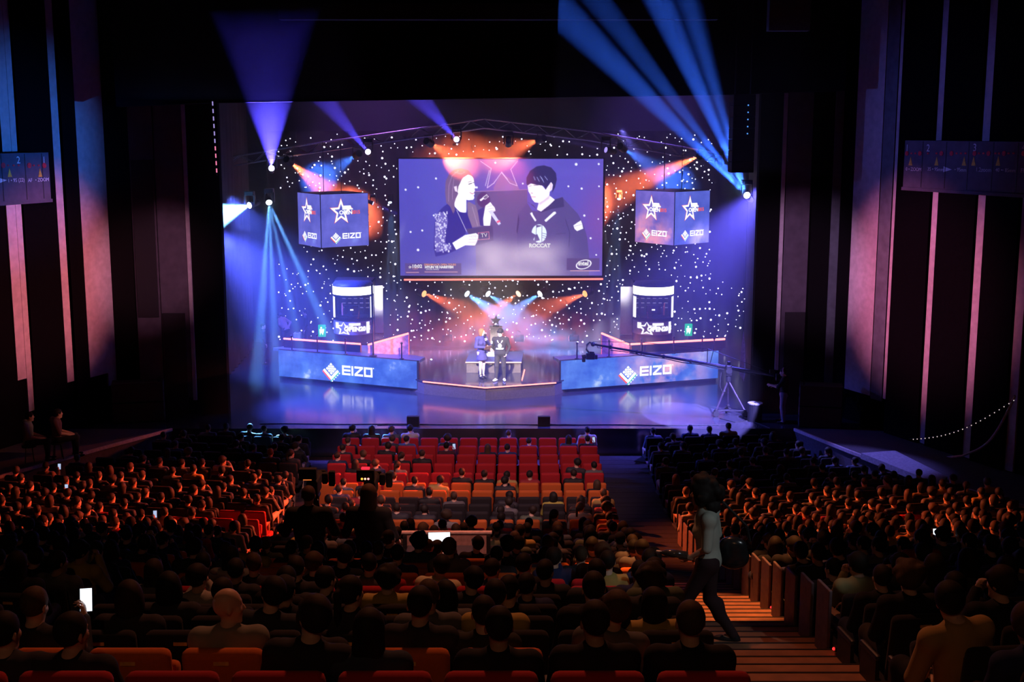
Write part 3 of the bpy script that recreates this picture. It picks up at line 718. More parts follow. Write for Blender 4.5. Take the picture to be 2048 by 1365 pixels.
# --- loud speakers at the ends of the stage front
def cabinet(c, rz, d, label, nm='loudspeaker'):
    root = empty(nm, c, rz, label, 'loudspeaker')
    for k in range(2): MB().rbox((0, 0, d[2]*(k+.5)/2), (d[0], d[1], d[2]/2-.012), .02).build('cabinet', [BLACK], root)
    for k in range(2):
        MB().span((-d[0]/2-.006, -d[1]*.42, d[2]*(k/2)+.03), (-d[0]/2+.002, d[1]*.42, d[2]*(k+1)/2-.04)).build('grille', [pm('speaker_grille', (.16, .15, .18), .45, .3, scale=60)], root)
        for y in (-.3, .3): MB().box((-d[0]/2-.008, y*d[1], d[2]*(k+.5)/2), (.01, .05, .07)).build('handle', [MATTE], root)
    for y in (-.35, .35): MB().rbox((-d[0]*.42, y*d[1], d[2]+.03), (.06, .05, .06), .01).build('foot', [RUBBER], root)
p = atZ(1600, 858, SZ); cabinet((p.x+.62, p.y+.35, SZ), R(-12), (1.15, .62, 1.18), 'tall black loudspeaker beside the crane operator')
p = atZ(326, 845, SZ); cabinet((p.x-.75, p.y+.3, SZ), R(180+14), (1.4, .62, 1.12), 'tall black loudspeaker below the grey wall boards')
for u, s, lab in ((826, -1, 'black stage monitor on the stage edge, nearer the crew side of the hosts'), (1088, 1, 'black stage monitor on the stage edge, nearer the crane')):
    p = atZ(u, 853, SZ); root = empty('stage_monitor', (p.x, p.y+.1, SZ), 0, lab, 'stage monitor')
    MB().add([(-.17, -.12, 0), (.17, -.12, 0), (.17, .2, 0), (-.17, .2, 0), (-.17, -.12, .27), (.17, -.12, .27), (.17, .02, .27), (-.17, .02, .27)],
             [(0, 3, 2, 1), (4, 5, 6, 7), (0, 1, 5, 4), (1, 2, 6, 5), (2, 3, 7, 6), (3, 0, 4, 7)]).build('cabinet', [BLACK], root)
    M = Matrix.Translation((0, .11, .14)) @ Matrix.Rotation(R(-33), 4, 'X'); MB().box((0, .004, 0), (.28, .012, .24), 0, M).build('grille', [MATS['speaker_grille']], root)
    MB().tube([(.17*s, .05, .02), (.35*s, .02, .015), (.6*s, .06, .012), (1.0*s, .0, .012)], .012).build('cable', [RUBBER], root)
p0, p1 = atZ(520, 849, SZ), atZ(1460, 852, SZ)
mb = MB(); mb.tube([p0.lerp(p1, t/30)+Vector((0, .03*math.sin(t*.9), .012)) for t in range(31)], .012)
mb.build('stage_cable', [RUBBER], None, label='long thin black cable lying along the stage front', cat='cable')
# barrel beside the crane
p = atZ(1512, 846, SZ); root = empty('drum', (p.x, p.y+.2, SZ), 0, 'dark round drum standing beside the crane tripod', 'drum')
MB().cyl((0, 0, 0), (0, 0, .5), .2, .2, n=20).build('drum_body', [BLACK], root); MB().cyl((0, 0, .5), (0, 0, .53), .212, n=20).build('lid', [pm('drum_lid', (.3, .3, .33), .5)], root)
MB().sphere((0, 0, .53), (.04, .04, .02), 5).build('lid_knob', [BLACK], root)
# ================================================================== FIXTURES AND LIGHT
HAZ = haze_mat('stage_haze', .020, .35)
mb = MB(); mb.span((-13.45, YF+.5, SZ+.01), (14.15, 47.55, 14.9)); mb.build('stage_haze', [HAZ], None, label='thin smoke hanging over the whole stage', cat='haze', kind='stuff')
for x0, x1, z0_, lab in ((-9.0, -3.6, 9.6, 'faint smoke high over the seats on the crew side'), (1.0, 6.9, 7.9, 'faint smoke high over the seats on the crane side')):
    MB().span((x0, 26.2, z0_), (x1, 33.92, 14.9)).build('hall_haze', [haze_mat('hall_haze_scatter', .008, .35) if 'hall_haze_scatter' not in MATS else MATS['hall_haze_scatter']], None, label=lab, cat='haze', kind='stuff')
LENS = {}
def lens_mat(col, s):
    k = 'lens_%d_%d_%d' % tuple(int(c*99) for c in col)
    return em(k, col, s)
def par(u, v, Y, tgt, col, label, lens=6, nm='par_can'):
    """short black can with a lit lens, hung from its yoke"""
    p = atY(u, v, Y); d = (Vector(tgt)-p).normalized()
    root = empty(nm, p, 0, label, 'stage light', 'stage lights')
    MB().cyl(-d*.32, d*.0, .12, .14, n=14).build('can', [BLACK], root)
    MB().cyl(d*.0, d*.012, .125, n=14).build('lens', [lens_mat(col, lens)], root)
    s = d.cross(Vector((0, 0, 1))).normalized()*.16
    MB().cyl(-d*.15-s, -d*.15-s+Vector((0, 0, .25)), .015, n=5).cyl(-d*.15+s, -d*.15+s+Vector((0, 0, .25)), .015, n=5).cyl(-d*.15-s+Vector((0, 0, .25)), -d*.15+s+Vector((0, 0, .25)), .015, n=5).build('yoke', [METAL], root)
    return p, d
def mover(u, v, Y, tgt, col, label, lens=6, hang=1, k=1.0):
    """moving head: base, two arms, ball shaped head with lens"""
    p = atY(u, v, Y); d = (Vector(tgt)-p).normalized()
    root = empty('moving_head', p, 0, label, 'stage light', 'stage lights')
    MB().rbox((0, .08, hang*.38*k), (.3*k, .26*k, .14*k), .02).build('base', [BLACK], root)
    for x in (-.15, .15): MB().rbox((x*k, .08, hang*.17*k), (.045*k, .12*k, .34*k), .015).build('arm', [BLACK], root)
    MB().cyl(-d*.34*k, -d*.0, .09*k, .11*k, n=14).sphere(-d*.34*k, .095*k, 6).build('head', [BLACK], root, True)
    MB().cyl(d*.0, d*.012, .095*k, n=14).build('lens', [lens_mat(col, lens)], root)
    return p, d
OR, BL, VI, CY, RD, WB = (1, .16, .055), (.12, .36, 1), (.085, .06, 1), (.40, .72, 1), (1, .07, .09), (.62, .72, 1)
def T(u, v, Y): return atY(u, v, Y)
def beam(p, d, col, power, size, blend=.35): spot(p+d*.05, p+d*3, col, power, size, blend, .04, 'beam')
K = 2.7
# orange cans
for u, v, tg, P, sz, lab in ((582, 326, T(700, 420, 46.4), 60000, 24, 'orange stage can above the hanging cube on the crew side'),
                        (862, 288, T(930, 330, 45), 12000, 36, 'orange stage can on the truss over the woman on screen'),
                        (1077, 281, T(990, 312, 45), 12000, 36, 'orange stage can on the truss over the man on screen'),
                        (1397, 313, T(1200, 400, 46), 60000, 22, 'orange stage can on the truss beside the hanging speaker')):
    p, d = par(u, v, 43 if u not in (582, 1397) else 42.6, tg, (1, .33, .12), lab, 2.4 if u in (582, 1397) else 2.0); beam(p, d, OR, P*K, sz, 1)
for u, v, tg, lab in ((712, 311, T(660, 345, 45.5), 'blue stage can between the orange can and a moving head, over the crew'), (1248, 298, T(1320, 345, 45.5), 'blue stage can on the truss between the screen and the hanging speaker')):
    p, d = par(u, v, 43, tg, (.35, .75, 1), lab, 5); beam(p, d, (.05,.19,1), 16000*K, 20, .9)
# violet beams that rise from the truss towards the hall
p, d = mover(543, 337, 42, T(537, 190, 33.9), (.6, .6, 1), 'moving head sending a wide violet beam straight up', 16); beam(p, d, VI, 22000*K, 9, .25); beam(p, d, (.25, .25, 1), 2500*K, 6, .8)
p, d = mover(736, 304, 42.8, T(655, 205, 36), (.6, .5, 1), 'moving head on the truss with a violet beam leaning over the crew', 8); beam(p, d, VI, 9000*K, 5, .3)
p, d = mover(913, 279, 42.6, T(845, 202, 36), (.6, .5, 1), 'moving head on the truss over the woman on screen, violet beam', 8); beam(p, d, VI, 8000*K, 5, .3)
p, d = mover(1017, 290, 42.6, T(1017, 330, 43.5), (.6, .6, 1), 'moving head on the truss over the middle of the screen', 3); beam(p, d, VI, 900, 8, .4)
p, d = mover(1212, 300, 42.8, T(1120, 278, 42), (.4, .3, 1), 'moving head on the truss above the screen corner near the man', 1.5); beam(p, d, (.3, .15, 1), 1500, 10, .5)
p, d = mover(1438, 330, 41.8, T(1438, 420, 44), (.1, .15, .5), 'unlit moving head under the truss beside the hanging speaker', .3)
# white-cyan beams at the crew side
p, d = mover(499, 411, 40, T(425, 436, 38.8), (.8, .95, 1), 'moving head throwing a cyan fan onto the side drape', 20); beam(p, d, (.16,.5,1), 36000*K, 36, .2); beam(p, d, CY, 9000*K, 22, .6)
p, d = mover(538, 405, 41, T(600, 880, 32.3), (.8, .95, 1), 'moving head with four cyan beams falling behind the crew', 20)
for (u, v, Y, P, s) in ((505, 880, 32.3, 34000, 3.6), (557, 880, 32.3, 38000, 2.8), (640, 880, 32.3, 28000, 2.6), (755, 880, 32.3, 36000, 3.4)):
    dd = (T(u, v, Y)-p).normalized(); beam(p, dd, (.10, .36, 1), P*K, s, .5); beam(p, dd, (.40, .85, 1), P*.22*K, s*.8, .8)
p, d = mover(780, 405, 45.3, T(800, 560, 43.5), (.5, .7, 1), 'moving head beside the screen with thin blue rays falling', 4, k=.7)
for (u, v) in ((776, 580), (790, 590), (804, 600)):
    dd = (T(u, v, 43)-p).normalized(); beam(p, dd, (.2, .4, 1), 9000*K, 3, .4)
p, d = mover(746, 407, 45.3, T(800, 430, 45.2), (.5, .5, 1), 'moving head beside the screen with a violet ray across', 3, k=.7); beam(p, d, VI, 5000*K, 8, .4)
p, d = mover(1238, 398, 45.3, T(1215, 560, 43.5), (.5, .7, 1), 'moving head beside the screen corner near the man, thin blue rays', 4, k=.7)
for (u, v) in ((1238, 590), (1224, 585), (1208, 580)):
    dd = (T(u, v, 43)-p).normalized(); beam(p, dd, (.2, .4, 1), 9000*K, 3, .4)
# big blue fan at the crane side, aimed over the seats
p, d = mover(1494, 391, 37, T(1300, 150, 31), (.9, 1, 1), 'moving head fanning broad blue beams over the seats', 22)
for (u, v, Y, P, s) in ((1190, 90, 29, 42000, 4), (1225, 40, 29, 30000, 3.2), (1345, 60, 29, 46000, 3.6), (1400, 90, 30.5, 26000, 3.0), (1440, 200, 33, 12000, 3)):
    dd = (T(u, v, Y)-p).normalized(); beam(p, dd, (.03, .13, 1), P*2.2*K, s, .4)
    beam(p, dd, (.2, .7, 1), P*.03*K, s*.8, .6)
# row below the screen
for u, tg, col, lc, P, lab in ((848, T(935, 622, 44), OR, (1, .4, .16), 5000, 'outermost orange can in the row below the screen, crew side'), (934, T(1010, 640, 44), BL, (.7, .85, 1), 11000, 'blue can in the row below the screen, crew side'),
                       (976, T(1050, 640, 44), BL, (.75, .85, 1), 6000, 'white can in the row below the screen, above the trophy'), (1037, T(960, 640, 44), OR, (1, .6, .45), 6000, 'warm can in the row below the screen, above the man'),
                       (1080, T(1000, 640, 44), BL, (.85, .9, 1), 6000, 'blue-white can in the row below the screen, crane side'), (1170, T(1085, 620, 44), OR, (1, .38, .12), 5000, 'outermost orange can in the row below the screen, crane side')):
    p, d = par(u, 588, 45.2, tg, lc, lab, 2.2); beam(p, d, col, P*.8*K, 26, .6)
# row of cans on the floor at the back
for u, tg, col, lc, P, lab in ((903, T(960, 676, 45.5), RD, (1, .45, .5), 2500, 'pink can on the floor behind the woman'), (1046, T(1120, 678, 45.5), WB, (.85, .9, 1), 2500, 'white can on the floor behind the man'), (1140, T(1060, 678, 45.5), RD, (1, .4, .35), 2500, 'red can on the floor farthest behind the man')):
    p, d = par(u, 677, 45.0, tg, lc, lab, 2.6); beam(p, d, col, P*.9*K, 30, .6)
for u, v, tg, lab in ((862, 722, T(800, 700, 41), 'small moving head on the floor by the deck, white-blue lens'), (911, 722, T(890, 560, 43), 'small moving head on the floor behind the woman'), (1085, 724, T(1100, 560, 43), 'small moving head on the floor by the man, white-blue lens')):
    p, d = mover(u, v, 41.6, tg, (.7, .9, 1), lab, 10, -1, .7); beam(p, d, (.3, .55, 1), 1800*K, 12, .4)
# washes from unseen spots: blue over the floor, violet over the crane side, pool under the crane, key on the hosts
W = 6.0
# unseen spots added in the wings, hidden by the sides of the opening
spot((-8.75, 36.3, 6.0), (-3.5, 36.2, SZ), (.07, .10, 1), 20000, 70, .8, .15, 'wing_spot')
spot((-8.9, 39.5, 6.8), (-6.0, 42.5, SZ), (.08, .13, 1), 11000, 70, .8, .15, 'wing_spot')
spot((7.2, 36.3, 7.2), (3.0, 36.0, SZ), (.12, .10, 1), 15000, 70, .8, .15, 'wing_spot')
spot((8.2, 41, 7.5), (4.5, 43.5, 1.5), (.13, .08, 1), 7000, 70, .8, .15, 'wing_spot')
spot((-.8, 20, 14.4), (-.7, 37.6, 1.3), (1, .72, .55), 26000, 18, .7, .2, 'front_wash')
spot(T(1345, 440, 43.2), T(1425, 640, 46.3), (.16, .08, 1), 26000, 30, .6, .1, 'beam')
spot((10.6, 22, 14.4), (5.3, 34.75, SZ), (.28, .24, 1), 230000, 8.5, .15, .05, 'pool')
spot((-1.5, 20, 14.2), (-.6, 38.5, 1.9), (1, .86, .78), 130000, 8, .5, .1, 'key')
spot((0, 44.0, 8.5), (0, 46.4, 2.0), (1, .10, .22), 2800, 70, .8, .2, 'wash')
spot((-6, 43.5, 20), (-4.5, 46.5, 3), (.35, .12, .8), 12000, 34, .8, .2, 'wash')
spot((6, 43.5, 20), (5, 46.5, 3), (.25, .12, 1), 12000, 34, .8, .2, 'wash')
# side walls: blue from high, rose from lower, from unseen spots across the hall
spot((5, 25.5, 7.6), (-12.3, 32.4, 8.2), (.03, .20, 1), 10000, 21, 1, .1, 'wash')
spot((5, 28.5, 6.2), (-12.2, 32.6, 5.0), (1, .22, .26), 13500, 22, .9, .1, 'wash')
spot((-7, 27, 8.8), (10.6, 32, 8.8), (.14, .16, 1), 2200, 24, 1, .1, 'wash')
spot((-7, 28.5, 6.2), (10.5, 32.0, 4.8), (1, .24, .48), 14500, 22, .9, .1, 'wash')
# over the audience: orange-red from the side booms at the stage corners, warm light from the ceiling behind
spot((7.6, 33.0, 6.6), (-9.5, 24.0, 1.2), (1, .10, .03), 34000, 32, .6, .15, 'hall_light')
spot((-7.6, 33.0, 8.0), (9.5, 20.5, 2.0), (1, .14, .03), 30000, 32, .6, .15, 'hall_light')
spot((-.5, 14, 14.6), (-1.2, 28.3, .6), (1, .5, .52), 7000, 26, .5, .2, 'hall_light')
spot((-.5, 22, 14.6), (-1.0, 18, 2.0), (1, .26, .12), 4200, 34, .6, .2, 'hall_light')
spot((1.7, 17, 14.6), (2.25, 13.9, 3.2), (1, .30, .08), 10500, 17, .3, .05, 'hall_light')
spot((0, 15, 14.6), (-.5, 8.2, 5.2), (1, .30, .14), 1500, 50, .8, .2, 'hall_light')
spot((3, 36.5, 9.0), (8.6, 30.2, .8), (.20, .18, 1), 8000, 15, .6, .1, 'hall_light')
spot((7, 4, 13), (1.9, 10.75, 5.2), (.8, .9, 1), 700, 11, .4, .1, 'hall_light')
spot((-2, 24, 8.5), (-10.2, 35.3, 5.0), (.75, .30, .5), 5200, 16, .9, .1, 'wash')  # this and the next added to lift the flat walls beside the opening
spot((-1, 24, 8.5), (8.3, 35.3, 5.0), (.75, .38, .8), 6500, 18, .9, .1, 'wash')
spot((5, 28.6, 6.2), (-12.3, 31.0, 1.7), (1, .30, .18), 3500, 8, .8, .1, 'wash')  # unseen spot added to redden the two onlookers
spot((-.5, 9, 14.6), (-1.0, 17.7, 2.5), (1, .42, .34), 3600, 9, .5, .1, 'hall_light')  # unseen spot added to brighten the partition board
spot((-.5, -3, 13.5), (0, 8, 5.4), (1, .45, .2), 170, 60, .8, .1, 'hall_light')  # weak unseen lamp added behind the camera to lift the seat backs
spot((-.8, 24, 8.2), (-4.2, 39.8, 2.0), (1, .55, .45), 42000, 5, .6, .1, 'front_wash')  # unseen pair added in mid-air to warm the wooden wings
spot((-.6, 24, 8.2), (3.9, 39.6, 2.0), (1, .55, .45), 42000, 5, .6, .1, 'front_wash')
q_ = T(757, 620, 42.9); spot(q_+Vector((1.2, -2.6, 3.4)), q_, (1, .95, 1), 3600, 15, .7, .1, 'leaf_fill')  # unseen pair added to brighten the white booth leaves
q_ = T(1255, 622, 42.9); spot(q_+Vector((-1.2, -2.6, 3.4)), q_, (1, .93, .96), 1700, 15, .7, .1, 'leaf_fill')
# ================================================================== PICTURE ON THE BIG SCREEN
def screen_picture():
    W_, H_ = 410, 236
    X, Y = np.meshgrid(np.arange(W_+1)+797., np.arange(H_+1)+316.5)
    img = np.zeros((H_+1, W_+1, 3))
    def S(c): return np.array(c, float)/255
    def over(a, c):
        img[:] = img*(1-a[..., None])+np.asarray(c)*a[..., None]
    def poly(P, Z, col, soft=1.3, al=1.0):
        o, k = Z; P = [(o[0]+x/k, o[1]+y/k) for x, y in P]
        P = np.array(P); ins = np.zeros(X.shape, bool); d = np.full(X.shape, 1e9)
        for (x0, y0), (x1, y1) in zip(P, np.roll(P, -1, 0)):
            ex, ey = x1-x0, y1-y0; L = ex*ex+ey*ey+1e-9
            t = np.clip(((X-x0)*ex+(Y-y0)*ey)/L, 0, 1); d = np.minimum(d, np.hypot(X-x0-t*ex, Y-y0-t*ey))
            c = (y0 > Y) != (y1 > Y); xi = x0+(Y-y0)*ex/(ey if abs(ey) > 1e-9 else 1e-9); ins ^= c & (X < xi)
        sd = np.where(ins, -d, d); over(np.clip(.5-sd/soft, 0, 1)*al, S(col))
    def ell(c, r, Z, col, soft=1.3, al=1.0):
        o, k = Z; x, y = o[0]+c[0]/k, o[1]+c[1]/k; q = np.hypot((X-x)/(r[0]/k), (Y-y)/(r[1]/k))
        over(np.clip(.5-(q-1)*min(r)/k/soft, 0, 1)*al, S(col))
    def line(P, Z, col, w=1.0, al=1.0):
        o, k = Z; P = [(o[0]+x/k, o[1]+y/k) for x, y in P]
        for (x0, y0), (x1, y1) in zip(P, P[1:]):
            ex, ey = x1-x0, y1-y0; L = ex*ex+ey*ey+1e-9
            t = np.clip(((X-x0)*ex+(Y-y0)*ey)/L, 0, 1); d = np.hypot(X-x0-t*ex, Y-y0-t*ey)
            over(np.clip(.5+w/2-d, 0, 1)*al, S(col))
    A, B = ((790., 310.), 5.459), ((1000., 310.), 5.46)
    t = ((X-797)/410)[..., None]; b = ((Y-316)/237)[..., None]
    img[:] = S((76, 72, 182))*(1-t)+S((92, 80, 188))*t
    img[:] = img*(1-.35*b)+S((74, 62, 128))*.35*b
    over(np.exp(-(((X-985)/70)**2+((Y-318)/60)**2))*.55, S((190, 110, 180)))
    over(np.exp(-(((X-1205)/45)**2+((Y-440)/80)**2))*.5, S((140, 70, 150)))
    for x, y, r, Z in ((620, 92, 12, A), (445, 250, 11, A), (248, 346, 11, A), (110, 372, 11, A), (416, 655, 10, A), (158, 837, 11, A), (287, 821, 11, A), (238, 1037, 14, A), (890, 347, 12, A),
                       (833, 95, 15, B), (1080, 92, 11, B), (750, 335, 10, B), (896, 360, 12, B), (1086, 335, 9, B), (928, 656, 12, B), (1082, 694, 8, B), (1000, 907, 11, B), (1064, 1092, 9, B), (250, 305, 9, B), (1095, 78, 11, A)):
        ell((x, y), (r, r), Z, (235, 235, 255), 1.2)
    # pedestal and star behind the two
    poly([(870, 392), (1445, 372), (1450, 1310), (880, 1310)], A, (92, 76, 138)); line([(870, 392), (1445, 370)], A, (165, 120, 170), 1.2)
    poly([(1075, 350), (1160, 185), (1330, 300), (1360, 372), (1080, 378)], A, (150, 105, 165), 2, .8)
    line([(935, 62), (1050, 140), (1005, 352), (1078, 300), (1165, 180), (1230, 260)], A, (215, 190, 235), 1.3); line([(1030, 160), (985, 330)], A, (235, 225, 250), .8)
    line([(190, 60), (118, 150), (188, 330), (108, 300), (20, 190)], B, (210, 180, 225), 1.3)
    # woman: hair, face, neck, dress, arms, cards, microphone
    poly([(555, 520), (543, 400), (550, 280), (590, 195), (650, 150), (720, 138), (800, 160), (850, 225), (870, 290), (800, 300), (700, 330), (690, 420), (670, 480), (640, 560), (600, 545)], A, (112, 82, 132))
    poly([(690, 410), (775, 470), (775, 590), (772, 620), (720, 627), (660, 585), (638, 540), (660, 470)], A, (247, 240, 250))
    poly([(690, 340), (735, 245), (790, 208), (832, 212), (856, 250), (862, 290), (866, 318), (882, 348), (866, 364), (871, 385), (860, 398), (867, 420), (857, 434), (863, 462), (850, 482), (800, 487), (752, 478), (712, 448), (680, 400)], A, (253, 249, 254))
    poly([(640, 340), (672, 330), (678, 398), (652, 388)], A, (226, 206, 232))
    line([(690, 300), (740, 235), (800, 200), (850, 225)], A, (120, 90, 140), 1.6)
    for q in ([(580, 500), (585, 330), (620, 220), (690, 165)], [(620, 520), (625, 380), (640, 260)], [(650, 180), (720, 200), (760, 180)]): line(q, A, (168, 140, 186), 1.0, .8)
    line([(795, 290), (835, 278)], A, (120, 90, 130), 1.0); line([(803, 312), (835, 302)], A, (60, 40, 80), 1.6); line([(848, 295), (862, 292)], A, (90, 60, 110), 1.2)
    line([(815, 402), (840, 418), (862, 408)], A, (190, 110, 150), 1.4); line([(846, 358), (866, 364)], A, (190, 160, 190), .9)
    poly([(570, 528), (635, 545), (700, 615), (772, 630), (800, 560), (890, 700), (860, 790), (770, 805), (765, 860), (620, 955), (660, 1040), (540, 1090), (430, 1110), (412, 1020), (425, 750), (470, 612), (520, 560)], A, (50, 38, 138))
    poly([(480, 612), (556, 640), (572, 720), (545, 850), (540, 960), (605, 985), (610, 1035), (440, 1065), (420, 960), (432, 740)], A, (104, 92, 178))
    rr = random.Random(3)
    for _ in range(170):
        x, y = rr.uniform(430, 600), rr.uniform(615, 1060)
        if (y < 960 and x < 565-(y-640)*.06 and x > 425) or (y >= 965 and x < 605): ell((x, y), (7, 8), A, (222, 220, 246), 1.2, .8)
    line([(668, 595), (775, 830)], A, (205, 200, 230), 1.0)
    poly([(560, 520), (640, 470), (650, 600), (630, 640), (600, 560)], A, (112, 84, 134), 1.4)
    poly([(785, 525), (800, 500), (880, 545), (945, 770), (840, 790), (790, 650)], A, (128, 102, 146)); line([(840, 560), (900, 770)], A, (170, 150, 186), .9)
    poly([(900, 600), (970, 560), (972, 775), (925, 765)], A, (54, 42, 132))
    poly([(772, 805), (1065, 762), (1072, 930), (840, 1000), (800, 860)], A, (74, 58, 118))
    line([(905, 848), (1022, 836), (1026, 914), (903, 924), (905, 848)], A, (226, 130, 160), 1.0)
    poly([(618, 960), (760, 872), (880, 850), (905, 870), (900, 915), (888, 950), (868, 988), (760, 985), (660, 1035)], A, (252, 248, 252))
    for q in ([(800, 888), (885, 882)], [(800, 920), (895, 916)], [(790, 952), (880, 950)]): line(q, A, (170, 145, 180), .8)
    ell((965, 482), (72, 84), A, (78, 46, 112)); poly([(920, 485), (960, 455), (972, 470), (935, 498)], A, (245, 240, 250)); line([(960, 455), (1000, 425), (1018, 448), (980, 478), (960, 455)], A, (235, 225, 245), 1.0)
    poly([(985, 550), (1040, 508), (1062, 540), (1088, 568), (1096, 605), (1050, 622), (1046, 690), (1034, 768), (965, 768), (960, 690)], A, (251, 248, 252))
    for q in ([(1005, 560), (1060, 545)], [(1010, 585), (1085, 572)], [(1015, 610), (1090, 598)]): line(q, A, (160, 140, 180), .8)
    poly([(1020, 612), (1052, 590), (1155, 745), (1128, 762)], A, (205, 205, 242)); poly([(1105, 720), (1140, 705), (1150, 722), (1115, 740)], A, (230, 90, 130))
    # man: hoodie, neck, face, hair
    poly([(300, 520), (350, 600), (450, 615), (600, 490), (680, 450), (745, 520), (860, 640), (920, 760), (962, 900), (985, 1120), (985, 1320), (235, 1320), (185, 950), (200, 640)], B, (82, 68, 134))
    poly([(300, 510), (365, 540), (410, 600), (450, 625), (560, 585), (705, 560), (692, 455), (600, 478), (540, 545), (450, 614), (405, 588), (320, 515)], B, (60, 48, 108))
    poly([(200, 640), (215, 700), (190, 860), (180, 830)], B, (60, 48, 108)); line([(720, 700), (770, 850), (760, 1000)], B, (64, 52, 112), 1.4); line([(620, 860), (720, 850)], B, (64, 52, 112), 1.2)
    poly([(425, 515), (548, 440), (602, 482), (540, 542), (450, 612), (405, 590)], B, (243, 232, 244))
    poly([(302, 325), (350, 300), (450, 315), (500, 370), (530, 330), (560, 288), (580, 310), (570, 370), (545, 395), (540, 450), (485, 492), (430, 517), (380, 510), (354, 480), (342, 452), (330, 420), (312, 390)], B, (251, 242, 250))
    poly([(290, 310), (290, 240), (330, 165), (400, 118), (480, 106), (560, 128), (612, 190), (622, 260), (602, 350), (572, 402), (582, 320), (560, 285), (520, 340), (502, 372), (480, 330), (400, 318), (330, 302), (305, 325)], B, (46, 38, 96))
    for q in ([(370, 230), (385, 265)], [(405, 235), (430, 280)], [(440, 225), (470, 270)], [(490, 225), (520, 265)], [(455, 240), (480, 290)]): line(q, B, (150, 150, 214), 1.5, .8)
    line([(315, 335), (345, 328)], B, (110, 80, 130), 1.0); line([(370, 325), (420, 322)], B, (90, 64, 120), 1.2); line([(340, 408), (360, 412)], B, (150, 110, 150), 1.2); line([(345, 450), (390, 452)], B, (196, 120, 150), 1.2)
    poly([(548, 300), (572, 306), (566, 365), (545, 382)], B, (222, 196, 222)); poly([(485, 480), (545, 430), (540, 470), (440, 540), (425, 518)], B, (206, 184, 216), 2, .8)
    poly([(330, 632), (352, 618), (362, 645), (400, 708), (386, 722), (345, 660)], B, (236, 236, 248)); poly([(488, 708), (588, 616), (610, 612), (618, 630), (505, 728)], B, (236, 236, 248))
    ell((430, 855), (83, 102), B, (220, 236, 250)); poly([(340, 840), (395, 870), (362, 930), (330, 940)], B, (82, 68, 134)); poly([(385, 880), (410, 860), (440, 930), (375, 945)], B, (82, 68, 134)); poly([(400, 760), (455, 765), (450, 775), (400, 790)], B, (82, 68, 134))
    line([(402, 760), (392, 960)], B, (82, 68, 134), 1.0); line([(462, 760), (460, 960)], B, (82, 68, 134), 1.0)
    for dy in (0, 25, 50): line([(468, 850+dy), (520, 865+dy)], B, (82, 68, 134), .9)
    poly([(808, 765), (850, 735), (890, 710), (906, 750), (916, 800), (850, 828), (822, 805)], B, (238, 238, 248)); line([(820, 775), (900, 755)], B, (150, 130, 180), .8)
    # smoke in the lower half of the filmed picture
    rr = random.Random(8)
    for _ in range(46):
        x = rr.gauss(1030, 55); y = rr.uniform(490, 560); over(np.exp(-(((X-x)/22)**2+((Y-y)/18)**2))*.17, S((226, 206, 224)))
    over(np.clip((Y-500)/55, 0, 1)*np.exp(-((X-1000)/130)**2)*.55, S((205, 186, 214)))
    # caption boxes
    poly([(92, 1185), (715, 1185), (715, 1312), (92, 1312)], A, (88, 66, 122), 1.2, .75); poly([(738, 1130), (1100, 1130), (1100, 1262), (738, 1262)], B, (84, 64, 122), 1.2, .9)
    for P_, Z in (([(105, 1288), (243, 1288)], A), ([(310, 1283), (672, 1283)], A), ([(778, 1270), (1104, 1270)], B)): line(P_, Z, (230, 170, 175), 1.1)
    o, k = B; ce = (o[0]+926/k, o[1]+1199/k); q = np.hypot((X-ce[0])/(80/k), (Y-ce[1]-(X-ce[0])*-.18)/(48/k)); over(np.clip(.5+.75-np.abs(q-1)*9, 0, 1), S((248, 246, 255)))
    rr = np.random.default_rng(1); img += rr.normal(0, .012, img.shape)
    img = np.clip(img, 0, 1); linr = np.where(img <= .04045, img/12.92, ((img+.055)/1.055)**2.4)
    xs = (np.arange(W_+1)/W_)*SXW; zs = (1-np.arange(H_+1)/H_)*SZH
    XX, ZZ = np.meshgrid(xs, zs); co = np.stack([XX, np.zeros_like(XX)+.05, ZZ], -1).reshape(-1, 3)
    i = np.arange(H_*(W_+1)).reshape(H_, W_+1)[:, :-1].ravel(); fa = np.stack([i, i+W_+1, i+W_+2, i+1], 1)
    me = bpy.data.meshes.new('picture'); me.vertices.add(len(co)); me.vertices.foreach_set('co', co.ravel())
    me.loops.add(fa.size); me.loops.foreach_set('vertex_index', fa.ravel()); me.polygons.add(len(fa))
    me.polygons.foreach_set('loop_start', np.arange(len(fa))*4); me.update(calc_edges=True)
    at = me.color_attributes.new('Col', 'FLOAT_COLOR', 'POINT'); at.data.foreach_set('color', np.concatenate([linr.reshape(-1, 3), np.ones((len(co), 1))], 1).ravel())
    me.materials.append(attr_mat('screen_picture', True, 1.5)); return me
pic = link('picture', screen_picture(), screen)
# lettering of the picture
def scr(u, v): return Matrix.Translation(((u-797)/410*SXW, .045, (553-v)/237*SZH))
px = SXW/410
WT, OT, DT = em('caption_white', (.95, .92, 1), 1.0), em('caption_orange', (.95, .42, .34), .9), em('caption_pink', (.8, .3, .4), .9)
g = MB(); g.text('10:02', 9.5*px, scr(831, 534), 0, .002, bold=.006); g.text('CEST', 5.5*px, scr(828, 538.7), 1, .002)
g.text('DREAMHACK OPEN TOURS', 5.2*px, scr(878, 530.5), 1, .002, bold=.003); g.text('HYUN VS HARSTEM', 6.6*px, scr(876, 535.6), 0, .002, bold=.008); g.text('HYUN WINS', 4.6*px, scr(862.5, 540.3), 0, .002)
star_logo(g, scr(816.5, 535.5) @ Matrix.Scale(.9, 4), 4*px)
g.text('intel', 12*px, scr(1169, 528), 0, .002, bold=.010); g.text('ROCCAT', 10.5*px, scr(1080, 491.5), 0, .002, bold=.01)
